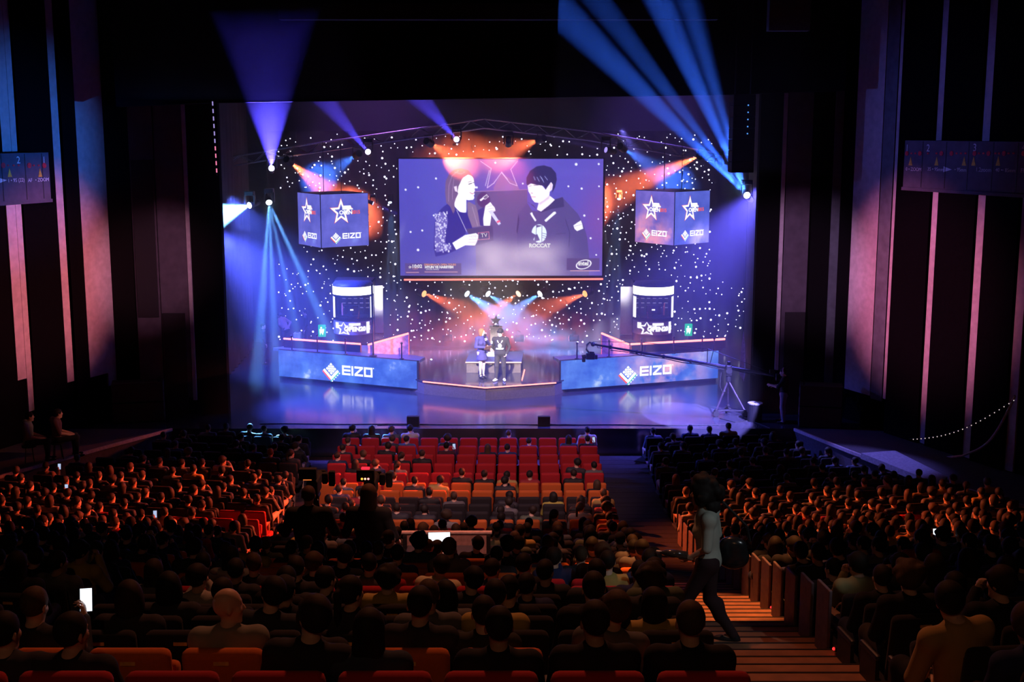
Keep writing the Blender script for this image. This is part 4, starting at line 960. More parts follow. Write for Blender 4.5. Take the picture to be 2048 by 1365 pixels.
g.text('TV', 11*px, scr(967.5, 470.5) @ Matrix.Rotation(R(-5), 4, 'Y'), 0, .002); g.text('DH', 10*px, scr(949, 473) @ Matrix.Rotation(R(-5), 4, 'Y'), 0, .002)
g.text('TV', 6*px, scr(971, 391.5) @ Matrix.Rotation(R(-36), 4, 'Y'), 0, .002)
g.build('caption', [WT, OT], pic)
# ================================================================== PEOPLE: one smooth surface grown over a posed skeleton
def V3(p): return np.array(p, float)
class Vox:
    def __init__(s, prims, h, k):
        s.h = h; lo = np.array([1e9]*3); hi = -lo
        for p in prims:
            if p[0] == 'c': r = max(p[3], p[4]); a, b_ = np.minimum(p[1], p[2])-r, np.maximum(p[1], p[2])+r
            else: r = max(p[2]); a, b_ = p[1]-r, p[1]+r
            lo = np.minimum(lo, a); hi = np.maximum(hi, b_)
        s.lo = lo-3*h; n = np.ceil((hi-lo)/h).astype(int)+7; s.n = n; s.f = np.full(n, .3, np.float32)
        s.ax = [s.lo[i]+h*np.arange(n[i]) for i in range(3)]
        for p in prims: s.add(p, p[-1] if p[0] == 'c' else p[-1])
    def add(s, p, k):
        if p[0] == 'c': r = max(p[3], p[4]); a, b_ = np.minimum(p[1], p[2])-r, np.maximum(p[1], p[2])+r
        else: r = max(p[2]); a, b_ = p[1]-r, p[1]+r
        m = k+3*s.h
        i0 = np.clip(((a-m-s.lo)/s.h).astype(int), 0, s.n-1); i1 = np.clip(((b_+m-s.lo)/s.h).astype(int)+2, 1, s.n)
        sl = tuple(slice(i0[i], i1[i]) for i in range(3))
        x = s.ax[0][sl[0]][:, None, None]; y = s.ax[1][sl[1]][None, :, None]; z = s.ax[2][sl[2]][None, None, :]
        if p[0] == 'c':
            A, B, ra, rb = p[1], p[2], p[3], p[4]; d = B-A; L = d.dot(d)+1e-9
            t = np.clip(((x-A[0])*d[0]+(y-A[1])*d[1]+(z-A[2])*d[2])/L, 0, 1)
            v = np.sqrt((x-A[0]-t*d[0])**2+(y-A[1]-t*d[1])**2+(z-A[2]-t*d[2])**2)-(ra+(rb-ra)*t)
        else:
            c, rr, M = p[1], p[2], p[3]; X, Y, Z = x-c[0], y-c[1], z-c[2]
            q = [(X*M[i][0]+Y*M[i][1]+Z*M[i][2]) for i in range(3)]
            k0 = np.sqrt(sum((q[i]/rr[i])**2 for i in range(3)))+1e-9; k1 = np.sqrt(sum((q[i]/rr[i]**2)**2 for i in range(3)))+1e-9
            v = k0*(k0-1)/k1
        f = s.f[sl]; hh = np.clip(.5+.5*(v-f)/k, 0, 1); s.f[sl] = v*(1-hh)+f*hh-k*hh*(1-hh)
    def cut(s, n, d):
        """keep n.p < d"""
        n = V3(n); g = s.ax[0][:, None, None]*n[0]+s.ax[1][None, :, None]*n[1]+s.ax[2][None, None, :]*n[2]-d
        s.f = np.maximum(s.f, g.astype(np.float32))
    def nets(s):
        f = s.f; S = f < 0; nx, ny, nz = f.shape
        c = [(i, j, k) for i in (0, 1) for j in (0, 1) for k in (0, 1)]
        cnt = sum(S[i:nx-1+i, j:ny-1+j, k:nz-1+k].astype(np.int8) for i, j, k in c)
        I = np.argwhere((cnt > 0) & (cnt < 8)); n = len(I)
        if n == 0: return [], []
        val = np.stack([f[I[:, 0]+i, I[:, 1]+j, I[:, 2]+k] for i, j, k in c], 1)
        P = np.zeros((n, 3)); Wt = np.zeros(n)
        for a in range(8):
            for b_ in range(a+1, 8):
                if sum(abs(c[a][q]-c[b_][q]) for q in range(3)) != 1: continue
                fa, fb = val[:, a], val[:, b_]; m = (fa < 0) != (fb < 0); t = np.where(m, fa/(fa-fb+1e-12), 0)
                for q in range(3): P[:, q] += np.where(m, c[a][q]+(c[b_][q]-c[a][q])*t, 0)
                Wt += m
        P = (P/Wt[:, None]+I)*s.h+s.lo
        idx = np.full((nx, ny, nz), -1, np.int32); idx[I[:, 0], I[:, 1], I[:, 2]] = np.arange(n)
        out = []
        for ax in range(3):
            u, v = (ax+1) % 3, (ax+2) % 3
            sl0 = [slice(None)]*3; sl1 = [slice(None)]*3; sl0[ax] = slice(0, -1); sl1[ax] = slice(1, None)
            E = np.argwhere(S[tuple(sl0)] != S[tuple(sl1)]); E = E[(E[:, u] > 0) & (E[:, v] > 0)]
            if not len(E): continue
            e0 = E.copy(); e1 = E.copy(); e1[:, u] -= 1; e2 = e1.copy(); e2[:, v] -= 1; e3 = E.copy(); e3[:, v] -= 1
            q = np.stack([idx[tuple(e.T)] for e in (e0, e1, e2, e3)], 1); fl = S[tuple(E.T)]
            q[~fl] = q[~fl][:, ::-1]; out.append(q)
        q = np.concatenate(out); q = q[(q >= 0).all(1)]
        return P, q
def np_mesh(name, P, Q, mats, smooth=True, cols=None):
    me = bpy.data.meshes.new(name); me.vertices.add(len(P)); me.vertices.foreach_set('co', np.asarray(P, np.float32).ravel())
    Q = np.asarray(Q); me.loops.add(Q.size); me.loops.foreach_set('vertex_index', Q.ravel().astype(np.int32)); me.polygons.add(len(Q))
    me.polygons.foreach_set('loop_start', (np.arange(len(Q))*4).astype(np.int32)); me.polygons.foreach_set('use_smooth', [smooth]*len(Q)); me.update(calc_edges=True)
    for m in mats: me.materials.append(m)
    if cols is not None:
        a = me.color_attributes.new('Col', 'FLOAT_COLOR', 'POINT'); a.data.foreach_set('color', np.asarray(cols, np.float32).ravel())
    return me
I3 = np.eye(3)
def nrm(v): v = V3(v); return v/(np.linalg.norm(v)+1e-9)
STAND = dict(pelvis=(0, 0, .95), chest=(0, .0, 1.26), neck=(0, -.01, 1.45), head=(0, .015, 1.605),
             shL=(-.185, -.01, 1.39), shR=(.185, -.01, 1.39), elL=(-.25, -.03, 1.11), elR=(.25, -.03, 1.11), wrL=(-.26, .07, .87), wrR=(.26, .07, .87),
             hiL=(-.09, 0, .92), hiR=(.09, 0, .92), knL=(-.105, .02, .5), knR=(.105, .02, .5), anL=(-.11, -.02, .085), anR=(.11, -.02, .085))
SIT = dict(pelvis=(0, .0, .545), chest=(0, -.055, .84), neck=(0, -.065, 1.02), head=(0, -.03, 1.165),
           shL=(-.185, -.06, .965), shR=(.185, -.06, .965), elL=(-.235, .02, .70), elR=(.235, .02, .70), wrL=(-.10, .22, .60), wrR=(.10, .22, .60),
           hiL=(-.09, .03, .53), hiR=(.09, .03, .53), knL=(-.125, .44, .53), knR=(.125, .44, .53), anL=(-.125, .42, .10), anR=(.125, .42, .10))
def rotz(a): c, s = math.cos(a), math.sin(a); return np.array([[c, -s, 0], [s, c, 0], [0, 0, 1]])
def rotx(a): c, s = math.cos(a), math.sin(a); return np.array([[1, 0, 0], [0, c, -s], [0, s, c]])
def roty(a): c, s = math.cos(a), math.sin(a); return np.array([[c, 0, s], [0, 1, 0], [-s, 0, c]])
def hand(w, d, n, side, curl=.5, thin=1.0):
    """palm, four fingers of unequal length bent towards n, thumb on the side"""
    w, d, n = V3(w), nrm(d), V3(n); n = nrm(n-d*n.dot(d)); s = np.cross(d, n)*side; o = []
    M = np.array([s, d, n])
    o.append(('e', w+d*.05, (.040, .052, .017), M, .012)); o.append(('c', w-d*.02, w+d*.03, .026*thin, .024, .012))
    for i, (L, off) in enumerate(((.070, .030), (.080, .010), (.075, -.010), (.058, -.029))):
        b_ = w+d*(.088 if 0 < i < 3 else .08)+s*off; c = curl*(1+.12*i)
        d1 = nrm(d*math.cos(c*.7)+n*math.sin(c*.7)+s*off*1.2); d2 = nrm(d*math.cos(c*1.7)+n*math.sin(c*1.7)); m_ = b_+d1*L*.52
        o += [('c', b_, m_, .0092, .0085, .004), ('c', m_, m_+d2*L*.5, .0085, .0072, .003)]
    b_ = w+d*.025+s*.032; d1 = nrm(d*.62+s*.62+n*.42); m_ = b_+d1*.042
    o += [('c', b_, m_, .0125, .0105, .006), ('c', m_, m_+nrm(d*.85+s*.15+n*.45)*.034, .0100, .0082, .004)]
    return o
def human(J, female=False, yaw=0, nod=0, tilt=0, hands=None, hair='short', build=1.0, long_sleeve=True, skirt=False, feet=((0, 1), (0, 1)), heels=False):
    J = {k: V3(v) for k, v in J.items()}; sp = nrm(J['chest']-J['pelvis']); lat = nrm(J['shR']-J['shL']); fw = nrm(np.cross(sp, lat))*1.0
    fw = nrm(np.cross(sp, lat)); 
    if fw[1] < 0 and abs(fw[1]) > .5: fw = -fw
    TM = np.array([lat, fw, sp]); G = {}
    w_ = (.93 if female else 1.0)*build
    G['torso'] = [('e', J['chest']-sp*.0, (.158*w_, .105*w_, .185), TM, .06), ('e', (J['chest']+J['pelvis'])/2, (.138*w_*(.92 if female else 1), .098*w_, .17), TM, .06),
                  ('c', J['shL'], J['shR'], .062, .062, .05), ('c', J['neck']-sp*.10, J['neck'], .09, .058, .05)]
    if female: G['torso'] += [('e', J['chest']+fw*.075+lat*.07*s-sp*.02, (.06, .05, .06), TM, .03) for s in (-1, 1)]
    G['pelvis'] = [('e', J['pelvis']-sp*.02, (.165*w_*(1.04 if female else 1), .118*w_, .135), TM, .05)]
    G['neck'] = [('c', J['neck']-sp*.03, J['head']-sp*.06, .054*(.86 if female else 1), .050*(.86 if female else 1), .02)]
    HM = rotz(yaw) @ rotx(nod) @ roty(tilt); r_, f_, u_ = HM[:, 0], HM[:, 1], HM[:, 2]; hc = J['head']
    def hp(x, y, z): return hc+r_*x+f_*y+u_*z
    E = np.array([r_, f_, u_])
    G['head'] = [('e', hp(0, -.008, .022), (.074, .094, .092), E, .02), ('e', hp(0, .030, -.048), (.056, .060, .072), E, .03), ('c', hp(-.018, .068, -.100), hp(.018, .068, -.100), .017, .017, .02),
                 ('c', hp(0, .084, .012), hp(0, .106, -.026), .008, .0125, .008), ('c', hp(-.012, .096, -.030), hp(.012, .096, -.030), .0085, .0085, .006),
                 ('c', hp(-.034, .078, .026), hp(.034, .078, .026), .011, .011, .012), ('c', hp(-.018, .086, -.060), hp(.018, .086, -.060), .0072, .0072, .006), ('c', hp(-.014, .085, -.071), hp(.014, .085, -.071), .0075, .0075, .006),
                 ('e', hp(-.040, .058, -.022), (.026, .024, .022), E, .02), ('e', hp(.040, .058, -.022), (.026, .024, .022), E, .02),
                 ('e', hp(-.078, -.008, -.008), (.010, .020, .032), E, .006), ('e', hp(.078, -.008, -.008), (.010, .020, .032), E, .006)]
    G['uarm'], G['farm'], G['hand'], G['thigh'], G['shin'], G['foot'], G['shoe'] = [], [], [], [], [], [], []
    fm = .84 if female else 1.0
    for S_, side in (('L', -1), ('R', 1)):
        sh, el, wr, hi, kn, an = (J[k+S_] for k in ('sh', 'el', 'wr', 'hi', 'kn', 'an'))
        G['uarm'].append(('c', sh, el, .055*fm, .043*fm, .03)); G['farm'].append(('c', el, wr, .043*fm, .028*fm, .02)); 
        d = nrm(wr-el); hd = (hands or {}).get(S_, {})
        G['hand'] += hand(wr, hd.get('d', d), hd.get('n', np.cross(d, lat)*1.0+fw*.01), -side*hd.get('flip', 1), hd.get('curl', .6))
        G['thigh'].append(('c', hi, kn, .088*(.95 if female else 1), .056*fm, .04)); G['shin'].append(('c', kn, an, .055*fm, .036*fm, .03)); G['shin'].append(('e', kn+(an-kn)*.3-np.array([0, .018, 0]), (.05*fm, .05*fm, .11), I3, .03))
        fd = nrm((*feet[0 if side < 0 else 1], 0)); FM = np.array([np.cross(fd, [0, 0, 1.]), fd, [0, 0, 1.]]); lift = .05 if heels else 0
        G['foot'].append(('c', an, an+fd*.1-np.array([0, 0, .04+lift*.5]), .038, .030, .02)); G['foot'].append(('c', an-fd*.03-np.array([0, 0, .04]), an+fd*.15-np.array([0, 0, .058]), .032, .024, .02))
        G['shoe'].append(('e', an+fd*.065-np.array([0, 0, .047]), (.048, .14, .040), FM, .02)); G['shoe'].append(('c', an-fd*.02-np.array([0, 0, .03]), an-np.array([0, 0, -.01]), .046, .044, .02))
    G['skirt'] = [('c', J['pelvis']+sp*.05, (J['hiL']+J['hiR'])/2*.45+(J['knL']+J['knR'])/2*.55, .12, .19, .03)] if skirt else []
    # hair
    hr = []
    if hair != 'bald':
        hr = [('e', hp(0, -.012, .030), (.084, .104, .098), E, .02)]
        if hair == 'full': hr = [('e', hp(0, -.012, .034), (.094, .112, .106), E, .02), ('c', hp(-.05, .07, .05), hp(.05, .07, .05), .028, .028, .02)]
        if hair == 'curly': hr = [('e', hp(0, -.02, .04), (.112, .125, .118), E, .02)]+[('e', hp(.09*math.cos(a), -.03+.06*math.sin(a*2), .06+.06*math.sin(a)), (.045,)*3, E, .02) for a in np.arange(0, 6.2, .8)]
        if hair in ('long', 'tail', 'bob'): hr = [('e', hp(0, -.014, .028), (.090, .108, .102), E, .02)]
        if hair == 'long': hr += [('e', hp(0, -.062, -.13), (.092, .05, .19), E, .04), ('e', hp(-.068, -.01, -.10), (.028, .05, .15), E, .03), ('e', hp(.068, -.01, -.10), (.028, .05, .15), E, .03)]
        if hair == 'bob': hr += [('e', hp(0, -.045, -.06), (.098, .06, .10), E, .04), ('e', hp(-.076, .0, -.05), (.026, .05, .09), E, .03), ('e', hp(.076, .0, -.05), (.026, .05, .09), E, .03)]
        if hair == 'tail': hr += [('e', hp(0, -.125, .02), (.035, .04, .04), E, .02), ('e', hp(0, -.135, -.10), (.032, .03, .12), E, .03)]
        if hair == 'bun': hr += [('e', hp(0, -.07, .12), (.05, .05, .045), E, .02)]
    G['hair'] = hr; G['_'] = dict(J=J, sp=sp, fw=fw, hc=hc, r=r_, f=f_, u=u_, E=E, hair=hair, long=long_sleeve)
    return G
def infl(L, d):
    return [((p[0], p[1], p[2], p[3]+d, p[4]+d, p[5]) if p[0] == 'c' else (p[0], p[1], tuple(x+d for x in p[2]), p[3], p[4])) for p in L]
def grow(G, h, parts=('body', 'shirt', 'trousers', 'shoes', 'hair'), fine_hair=None, bare_legs=False, bare_feet=False):
    """dict part -> (verts, quads)"""
    q = G['_']; J = q['J']; sp = q['sp']; out = {}
    if 'body' in parts:
        out['body'] = Vox(G['pelvis']+G['torso']+G['neck']+G['head']+G['thigh']+G['shin']+G['foot']+G['uarm']+G['farm']+G['hand'], h, .02).nets()
    if 'shirt' in parts:
        v = Vox(infl(G['pelvis']+G['torso'], .015)+infl(G['uarm'], .016)+(infl(G['farm'], .014) if q['long'] else []), h, .02)
        v.cut(sp, sp.dot(J['neck'])+.042); v.cut(-sp, -(sp.dot(J['pelvis'])-.07))
        if not q['long']: pass
        out['shirt'] = v.nets()
    if 'trousers' in parts:
        v = Vox(infl(G['skirt'] or [], .0)+infl(G['pelvis'], .012)+([] if G['skirt'] else infl(G['thigh'], .017)+infl(G['shin'], .020)), h, .02)
        v.cut(sp, sp.dot(J['pelvis'])+.05)
        if G['skirt']:
            mid = (J['hiL']+J['hiR'])/2*.45+(J['knL']+J['knR'])/2*.55; v.cut((0, 0, -1), -(mid[2]-.03))
        out['trousers'] = v.nets()
    if 'shoes' in parts:
        out['shoes'] = Vox(G['shoe'][:2], min(h, .012), .02).nets(); out['shoes2'] = Vox(G['shoe'][2:], min(h, .012), .02).nets()
    if 'hair' in parts and G['hair']:
        v = Vox(G['hair'], fine_hair or h, .02); n = nrm(q['f']*.80-q['u']*.60); 
        if q['hair'] in ('long', 'bob'):
            n = nrm(q['f']*.9-q['u']*.35); v.cut(n, n.dot(q['hc'])+.047)
        elif q['hair'] == 'full': v.cut(n, n.dot(q['hc'])+.062); v.cut(-q['u'], -(q['u'].dot(q['hc']))+.075)
        else: v.cut(n, n.dot(q['hc'])+.036); v.cut(-q['u'], -(q['u'].dot(q['hc']))+(.085 if q['hair'] not in ('tail',) else .25))
        out['hair'] = v.nets()
    return out
SKIN, CLOTH, HAIRM, SHOEM = obj_mat('skin', .5, .05, 12), obj_mat('clothing', .85, .18, 9), obj_mat('hair_strands', .75, .4, 60), obj_mat('shoe_leather', .5, .1, 20)
MATFOR = {'body': SKIN, 'shirt': CLOTH, 'trousers': CLOTH, 'dress_skirt': CLOTH, 'shoes': SHOEM, 'shoes2': SHOEM, 'hair': HAIRM, 'cap': CLOTH}
TONE = [(.62, .40, .30), (.55, .34, .25), (.68, .46, .36), (.42, .25, .17)]
HAIRC = [(.006, .005, .005), (.009, .006, .005), (.02, .012, .008), (.06, .035, .02), (.012, .008, .006)]
def make_meshes(nm, G, h, parts=('body', 'shirt', 'trousers', 'shoes', 'hair'), fine_hair=None):
    return {k: np_mesh(nm+'_'+k, P, Q, [MATFOR[k]]) for k, (P, Q) in grow(G, h, parts, fine_hair).items() if len(P)}
def place_person(ms, loc, rz, scale, cols, label, group=None, cat='person', extra=None, rename=None):
    b = link('person', ms['body'], None, loc, (0, 0, rz), label, cat, group); b.scale = scale if hasattr(scale, '__len__') else (scale,)*3; b.color = tuple(cols['body'])+(1,)
    for k, m in ms.items():
        if k == 'body': continue
        k2 = 'shoes' if k == 'shoes2' else k
        o = link((rename or {}).get(k2, 'shoe' if k2 == 'shoes' else k2), m, b); o.color = tuple(cols[k2])+(1,)
    return b
def eyes(par, G, col=(.02, .015, .012)):
    q = G['_']; mb = MB()
    for s in (-1, 1): mb.sphere(tuple(q['hc']+q['r']*.031*s+q['f']*.078+q['u']*.004), .0125, 5)
    o = mb.build('eyes', [pm('eye_dark', (.03, .02, .02), .2)], par, True); return o
# ================================================================== AUDITORIUM: rows, seats, audience
rs = random.Random(21)
def lerp_t(t, pts):
    pts = sorted(pts)
    if t <= pts[0][0]: return pts[0][1]+(t-pts[0][0])*(pts[1][1]-pts[0][1])/(pts[1][0]-pts[0][0])
    for (a, b_), (c, d) in zip(pts, pts[1:]):
        if t <= c: return b_+(d-b_)*(t-a)/(c-a)
    return pts[-1][1]
def Tz(Y):
    if Y >= 27.6: z = -8.06
    elif Y >= 22: z = -8.06+.12*(27.6-Y)
    else: z = -8.06+.672+.293*(22-Y)
    return H+z
SEATH = .86
def Fz(Y): return Tz(Y)-SEATH
def Rx(Y): return lerp_t(Y, [(5, 1.17), (6.56, 1.25), (11, 1.56), (15.5, 1.84), (19, 2.05), (26, 2.2), (32, 2.25)])
def Lx(Y): return lerp_t(Y, [(5, -2.9), (6.56, -3.05), (19, -4.1), (30, -4.6), (32, -4.7)])
AW = 1.25; AWL = .62; PITCH_S = .52; ANG = R(6.5)
ROWY = [32.1-.85*i for i in range(32)]
ROWY = [y for y in ROWY if y > 4.9]
def right_lim(Y): return min(lerp_t(Y, [(22, 12.6), (26.3, 10.9), (29, 9.2), (31, 8.3), (33.4, 7.4)]), 9.35+.45*(34.9-Y))-.5
def left_lim(Y): return -min(lerp_t(Y, [(22, 15.7), (26.9, 12.9), (31.4, 10.3), (33.4, 9.05)]), 11.6+.42*(34.9-Y))+.55
SEATS = []      # dict block, row, k, pos(x,y,z), rz
FL = {'center': MB(), 'left': MB(), 'right': MB()}
for r, Y in enumerate(ROWY):
    z = Fz(Y)
    x = Rx(Y)-.27; k = 1
    FL['center'].span((Lx(Y)-.02, Y-.45, z-1.0), (Rx(Y)+.02, Y+.42, z))
    while x > Lx(Y)+.2:
        if not (15.2 < Y < 18.4 and x < -.05):
            SEATS.append(dict(b='c', r=r, k=k, p=Vector((x, Y+.27, z)), rz=0))
        x -= PITCH_S; k += 1
    for b_, sg in (('right', 1), ('left', -1)):
        x0 = (Rx(Y)+AW) if sg > 0 else (Lx(Y)-AWL); d = Vector((sg*math.cos(ANG), math.sin(ANG), 0)); n_ = Vector((-sg*math.sin(ANG), math.cos(ANG), 0)); k = 1; last = 0
        while True:
            p = Vector((x0, Y, z))+d*(.27+PITCH_S*(k-1)); 
            if (sg > 0 and p.x > right_lim(p.y)) or (sg < 0 and p.x < left_lim(p.y)) or k > 24: break
            SEATS.append(dict(b=b_[0], r=r, k=k, p=p+n_*.27, rz=sg*ANG)); last = k; k += 1
        if last:
            M = frame((x0, Y, 0), d*sg); L = .54+PITCH_S*(last-1)+.2
            FL[b_].span((0, -.45, z-1.0) if sg > 0 else (-L, -.45, z-1.0), (L if sg > 0 else 0, .42, z), 0, M)
CARPET = pm('hall_carpet', (.05, .022, .025), .95, var=.3, scale=8)
for k_, m in FL.items(): struct('floor_'+k_, m, CARPET)
mb = MB(); mb.slab([(-16, 30), (15, 30), (13, YF-.05), (-13, YF-.05)], -.06, Fz(30)-.0); struct('floor_front', mb, CARPET)
AISLE_DARK = pm('aisle_dark', (.012, .009, .013), .95, var=.3, scale=8)  # shade of the farther treads put into colour; also nosings and left aisle
AISLE_LIT = pm('aisle_lit', (.30, .12, .06), .6, var=.25, scale=5)  # orange light put into the colour of the nearer treads
for nm, side in (('floor_aisle_right', 1), ('floor_aisle_left', -1)):
    mb = MB()
    for r, Y in enumerate(ROWY):
        for h_ in (0, 1):
            mi_ = 0 if side > 0 and Y < 17.4 else 1  # lit near part and unlit far part set by tread colour
            y = Y+.42-.425*h_; zz = (Fz(Y)+Fz(Y-.85)*h_)/(1+h_) if h_ else Fz(Y)
            xa = Rx(y) if side > 0 else Lx(y)-AWL
            if side > 0: mb.span((xa-.03, y-.02, zz+.2), (xa+AW+.03, y+.004, zz+.263), 1)
            mb.span((xa-.03, y-.43, zz-.8), (xa+(AW if side > 0 else AWL)+.03, y, zz+(.26 if side > 0 else .05)), mi_)
    struct(nm, mb, [AISLE_LIT, AISLE_DARK])
VIS = []
for s in SEATS:
    u, v, dep = project(s['p']+Vector((0, -.2, .75)))
    if -70 < u < 2118 and v < 1440 and dep > 1: s['u'], s['v'], s['dep'] = u, v, dep; VIS.append(s)
# ---- seat colours follow the bands of the rows
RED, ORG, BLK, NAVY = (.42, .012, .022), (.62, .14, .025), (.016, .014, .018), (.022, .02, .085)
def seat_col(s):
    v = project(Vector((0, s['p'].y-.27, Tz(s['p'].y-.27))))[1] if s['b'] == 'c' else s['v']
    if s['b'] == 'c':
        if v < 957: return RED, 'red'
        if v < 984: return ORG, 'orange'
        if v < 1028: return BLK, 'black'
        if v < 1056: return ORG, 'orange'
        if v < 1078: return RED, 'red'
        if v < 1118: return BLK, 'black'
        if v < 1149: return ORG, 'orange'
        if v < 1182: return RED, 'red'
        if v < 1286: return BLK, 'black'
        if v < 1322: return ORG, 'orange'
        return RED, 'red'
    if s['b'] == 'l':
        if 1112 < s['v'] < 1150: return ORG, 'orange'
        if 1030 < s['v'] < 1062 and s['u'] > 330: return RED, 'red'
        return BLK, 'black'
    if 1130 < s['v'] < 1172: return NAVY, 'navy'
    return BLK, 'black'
SEATM = obj_mat('seat_velvet', .9, .12, 40, .06)
# ---- seat meshes
def seat_parts(up):
    M = Matrix.Translation((0, -.235, .60)) @ Matrix.Rotation(R(9), 4, 'X')
    back = MB().rbox((0, -.0, 0), (.46, .10, .54), .045, 0, M, 3).mesh('backrest', [SEATM], True)
    cm = Matrix.Translation((0, -.10, .50)) @ Matrix.Rotation(R(78), 4, 'X') if up else Matrix.Translation((0, .05, .245))
    cush = MB().rbox((0, 0, 0), (.44, .42, .11), .04, 0, cm, 3).mesh('seat_cushion', [SEATM], True)
    arm = MB().rbox((-.26, .0, .50), (.045, .32, .045), .018, 0, None, 2).span((-.275, -.14, .0), (-.245, .14, .49)).mesh('armrest', [pm('seat_frame_black', (.02, .018, .02), .5)])
    ped = MB().span((-.04, -.12, 0), (.04, .12, .19)).span((-.16, -.14, 0), (.16, .14, .03)).mesh('pedestal', [MATS['seat_frame_black']])
    return dict(backrest=back, seat_cushion=cush, armrest=arm, pedestal=ped)
SP_UP, SP_DN = seat_parts(True), seat_parts(False)
PLATE = MB().box((0, -.318, .80), (.085, .012, .022), 0).mesh('number_plate', [pm('brass', (.85, .45, .10), .35, .0)])
ENDP = MB().rbox((0, -.14, .56), (.03, .30, .62), .01).mesh('end_panel', [pm('pale_end_board', (.13, .085, .10), .6)])
# ---- people meshes: poses and heads
def mod(base, **k): d = dict(base); d.update(k); return d
VAR = []
def variant(nm, J, word, hairk, **kw):
    tail = {}
    G = human(J, hair=hairk, **kw)
    VAR.append(dict(nm=nm, G=G, word=word, hair=hairk)); return len(VAR)-1
slouch = mod(SIT, pelvis=(0, .06, .54), chest=(0, -.03, .80), neck=(0, -.06, .97), head=(0, -.03, 1.11), shL=(-.185, -.05, .915), shR=(.185, -.05, .915), elL=(-.24, .06, .67), elR=(.24, .06, .67))
lean = mod(SIT, chest=(.04, -.05, .84), neck=(.07, -.06, 1.01), head=(.10, -.02, 1.15), shL=(-.11, -.06, .98), shR=(.25, -.06, .935), elL=(-.19, .02, .71), elR=(.30, .02, .66))
chin = mod(SIT, chest=(0, .02, .83), neck=(0, .05, 1.0), head=(0, .10, 1.135), shL=(-.185, .04, .95), shR=(.185, .04, .95), elR=(.18, .24, .74), wrR=(.07, .26, .99), elL=(-.2, .18, .70), wrL=(-.02, .32, .66))
phone = mod(SIT, elR=(.27, .08, .78), wrR=(.20, .27, .96), elL=(-.22, .06, .74), wrL=(-.08, .28, .80))
clap = mod(SIT, elL=(-.26, .06, .76), elR=(.26, .06, .76), wrL=(-.05, .27, 1.0), wrR=(.05, .27, 1.0))
V_M1 = variant('upright', SIT, 'short-haired', 'short', yaw=R(6))
V_M2 = variant('slouching', slouch, 'short-haired', 'short', yaw=R(-25))
V_M3 = variant('leaning', lean, 'short-haired', 'full', yaw=R(22), tilt=R(8))
V_M4 = variant('chin', chin, 'hunched', 'full', yaw=R(-12), hands={'R': dict(d=(-.2, .1, 1), n=(0, -1, 0), curl=1.3)})
V_F1 = variant('long', SIT, 'long-haired', 'long', female=True, yaw=R(-10))
V_F2 = variant('bob', slouch, 'bob-haired', 'bob', female=True, yaw=R(28))
V_F3 = variant('tail', SIT, 'ponytailed', 'tail', female=True, yaw=R(-35))
V_B = variant('bald', SIT, 'bald', 'bald', yaw=R(-72), long_sleeve=False)
V_P = variant('phone', phone, 'short-haired', 'short', yaw=R(-8), nod=R(-14), hands={'R': dict(d=(-.1, .25, 1), n=(-1, 0, 0), curl=.9), 'L': dict(d=(.5, .5, .4), n=(0, 0, 1), curl=.5)})
V_CAP = variant('cap', slouch, 'cap-wearing', 'short', yaw=R(5))
V_C = variant('curls', SIT, 'curly-haired', 'curly', yaw=R(15))
V_H = variant('clasped', clap, 'short-haired', 'full', yaw=R(-30), hands={'R': dict(d=(-.5, .2, .8), n=(-.6, -.6, 0), curl=1.2), 'L': dict(d=(.5, .2, .8), n=(.6, -.6, 0), curl=1.2)})
for q in VAR:
    q['ms'] = {k: v for k, v in make_meshes(q['nm'], q['G'], .0125, ('body', 'shirt', 'trousers', 'hair')).items()}
    if q['nm'] == 'cap':
        e = q['G']['_']; v = Vox([('e', e['hc']+e['u']*.036-e['f']*.008, (.092, .110, .104), e['E'], .02), ('e', e['hc']+e['f']*.115+e['u']*.05, (.075, .085, .012), e['E'], .02)], .0125, .02)
        v.cut(-e['u'], -(e['u'].dot(e['hc']))-.036); P, Q = v.nets(); q['ms']['cap'] = np_mesh('cap', P, Q, [CLOTH])
    lo = grow(q['G'], .034, ('body', 'shirt', 'hair')); q['lo'] = lo
TOPS = [((.010, .010, .014), 'black')]*7+[((.03, .03, .04), 'charcoal')]*5+[((.12, .12, .13), 'grey')]*4+[((.40, .39, .38), 'pale')]*2+[((.02, .03, .10), 'navy')]*3+[((.30, .02, .03), 'red')]*1+[((.10, .13, .09), 'olive')]*1+[((.06, .09, .16), 'blue')]*2+[((.45, .33, .10), 'mustard')]*1
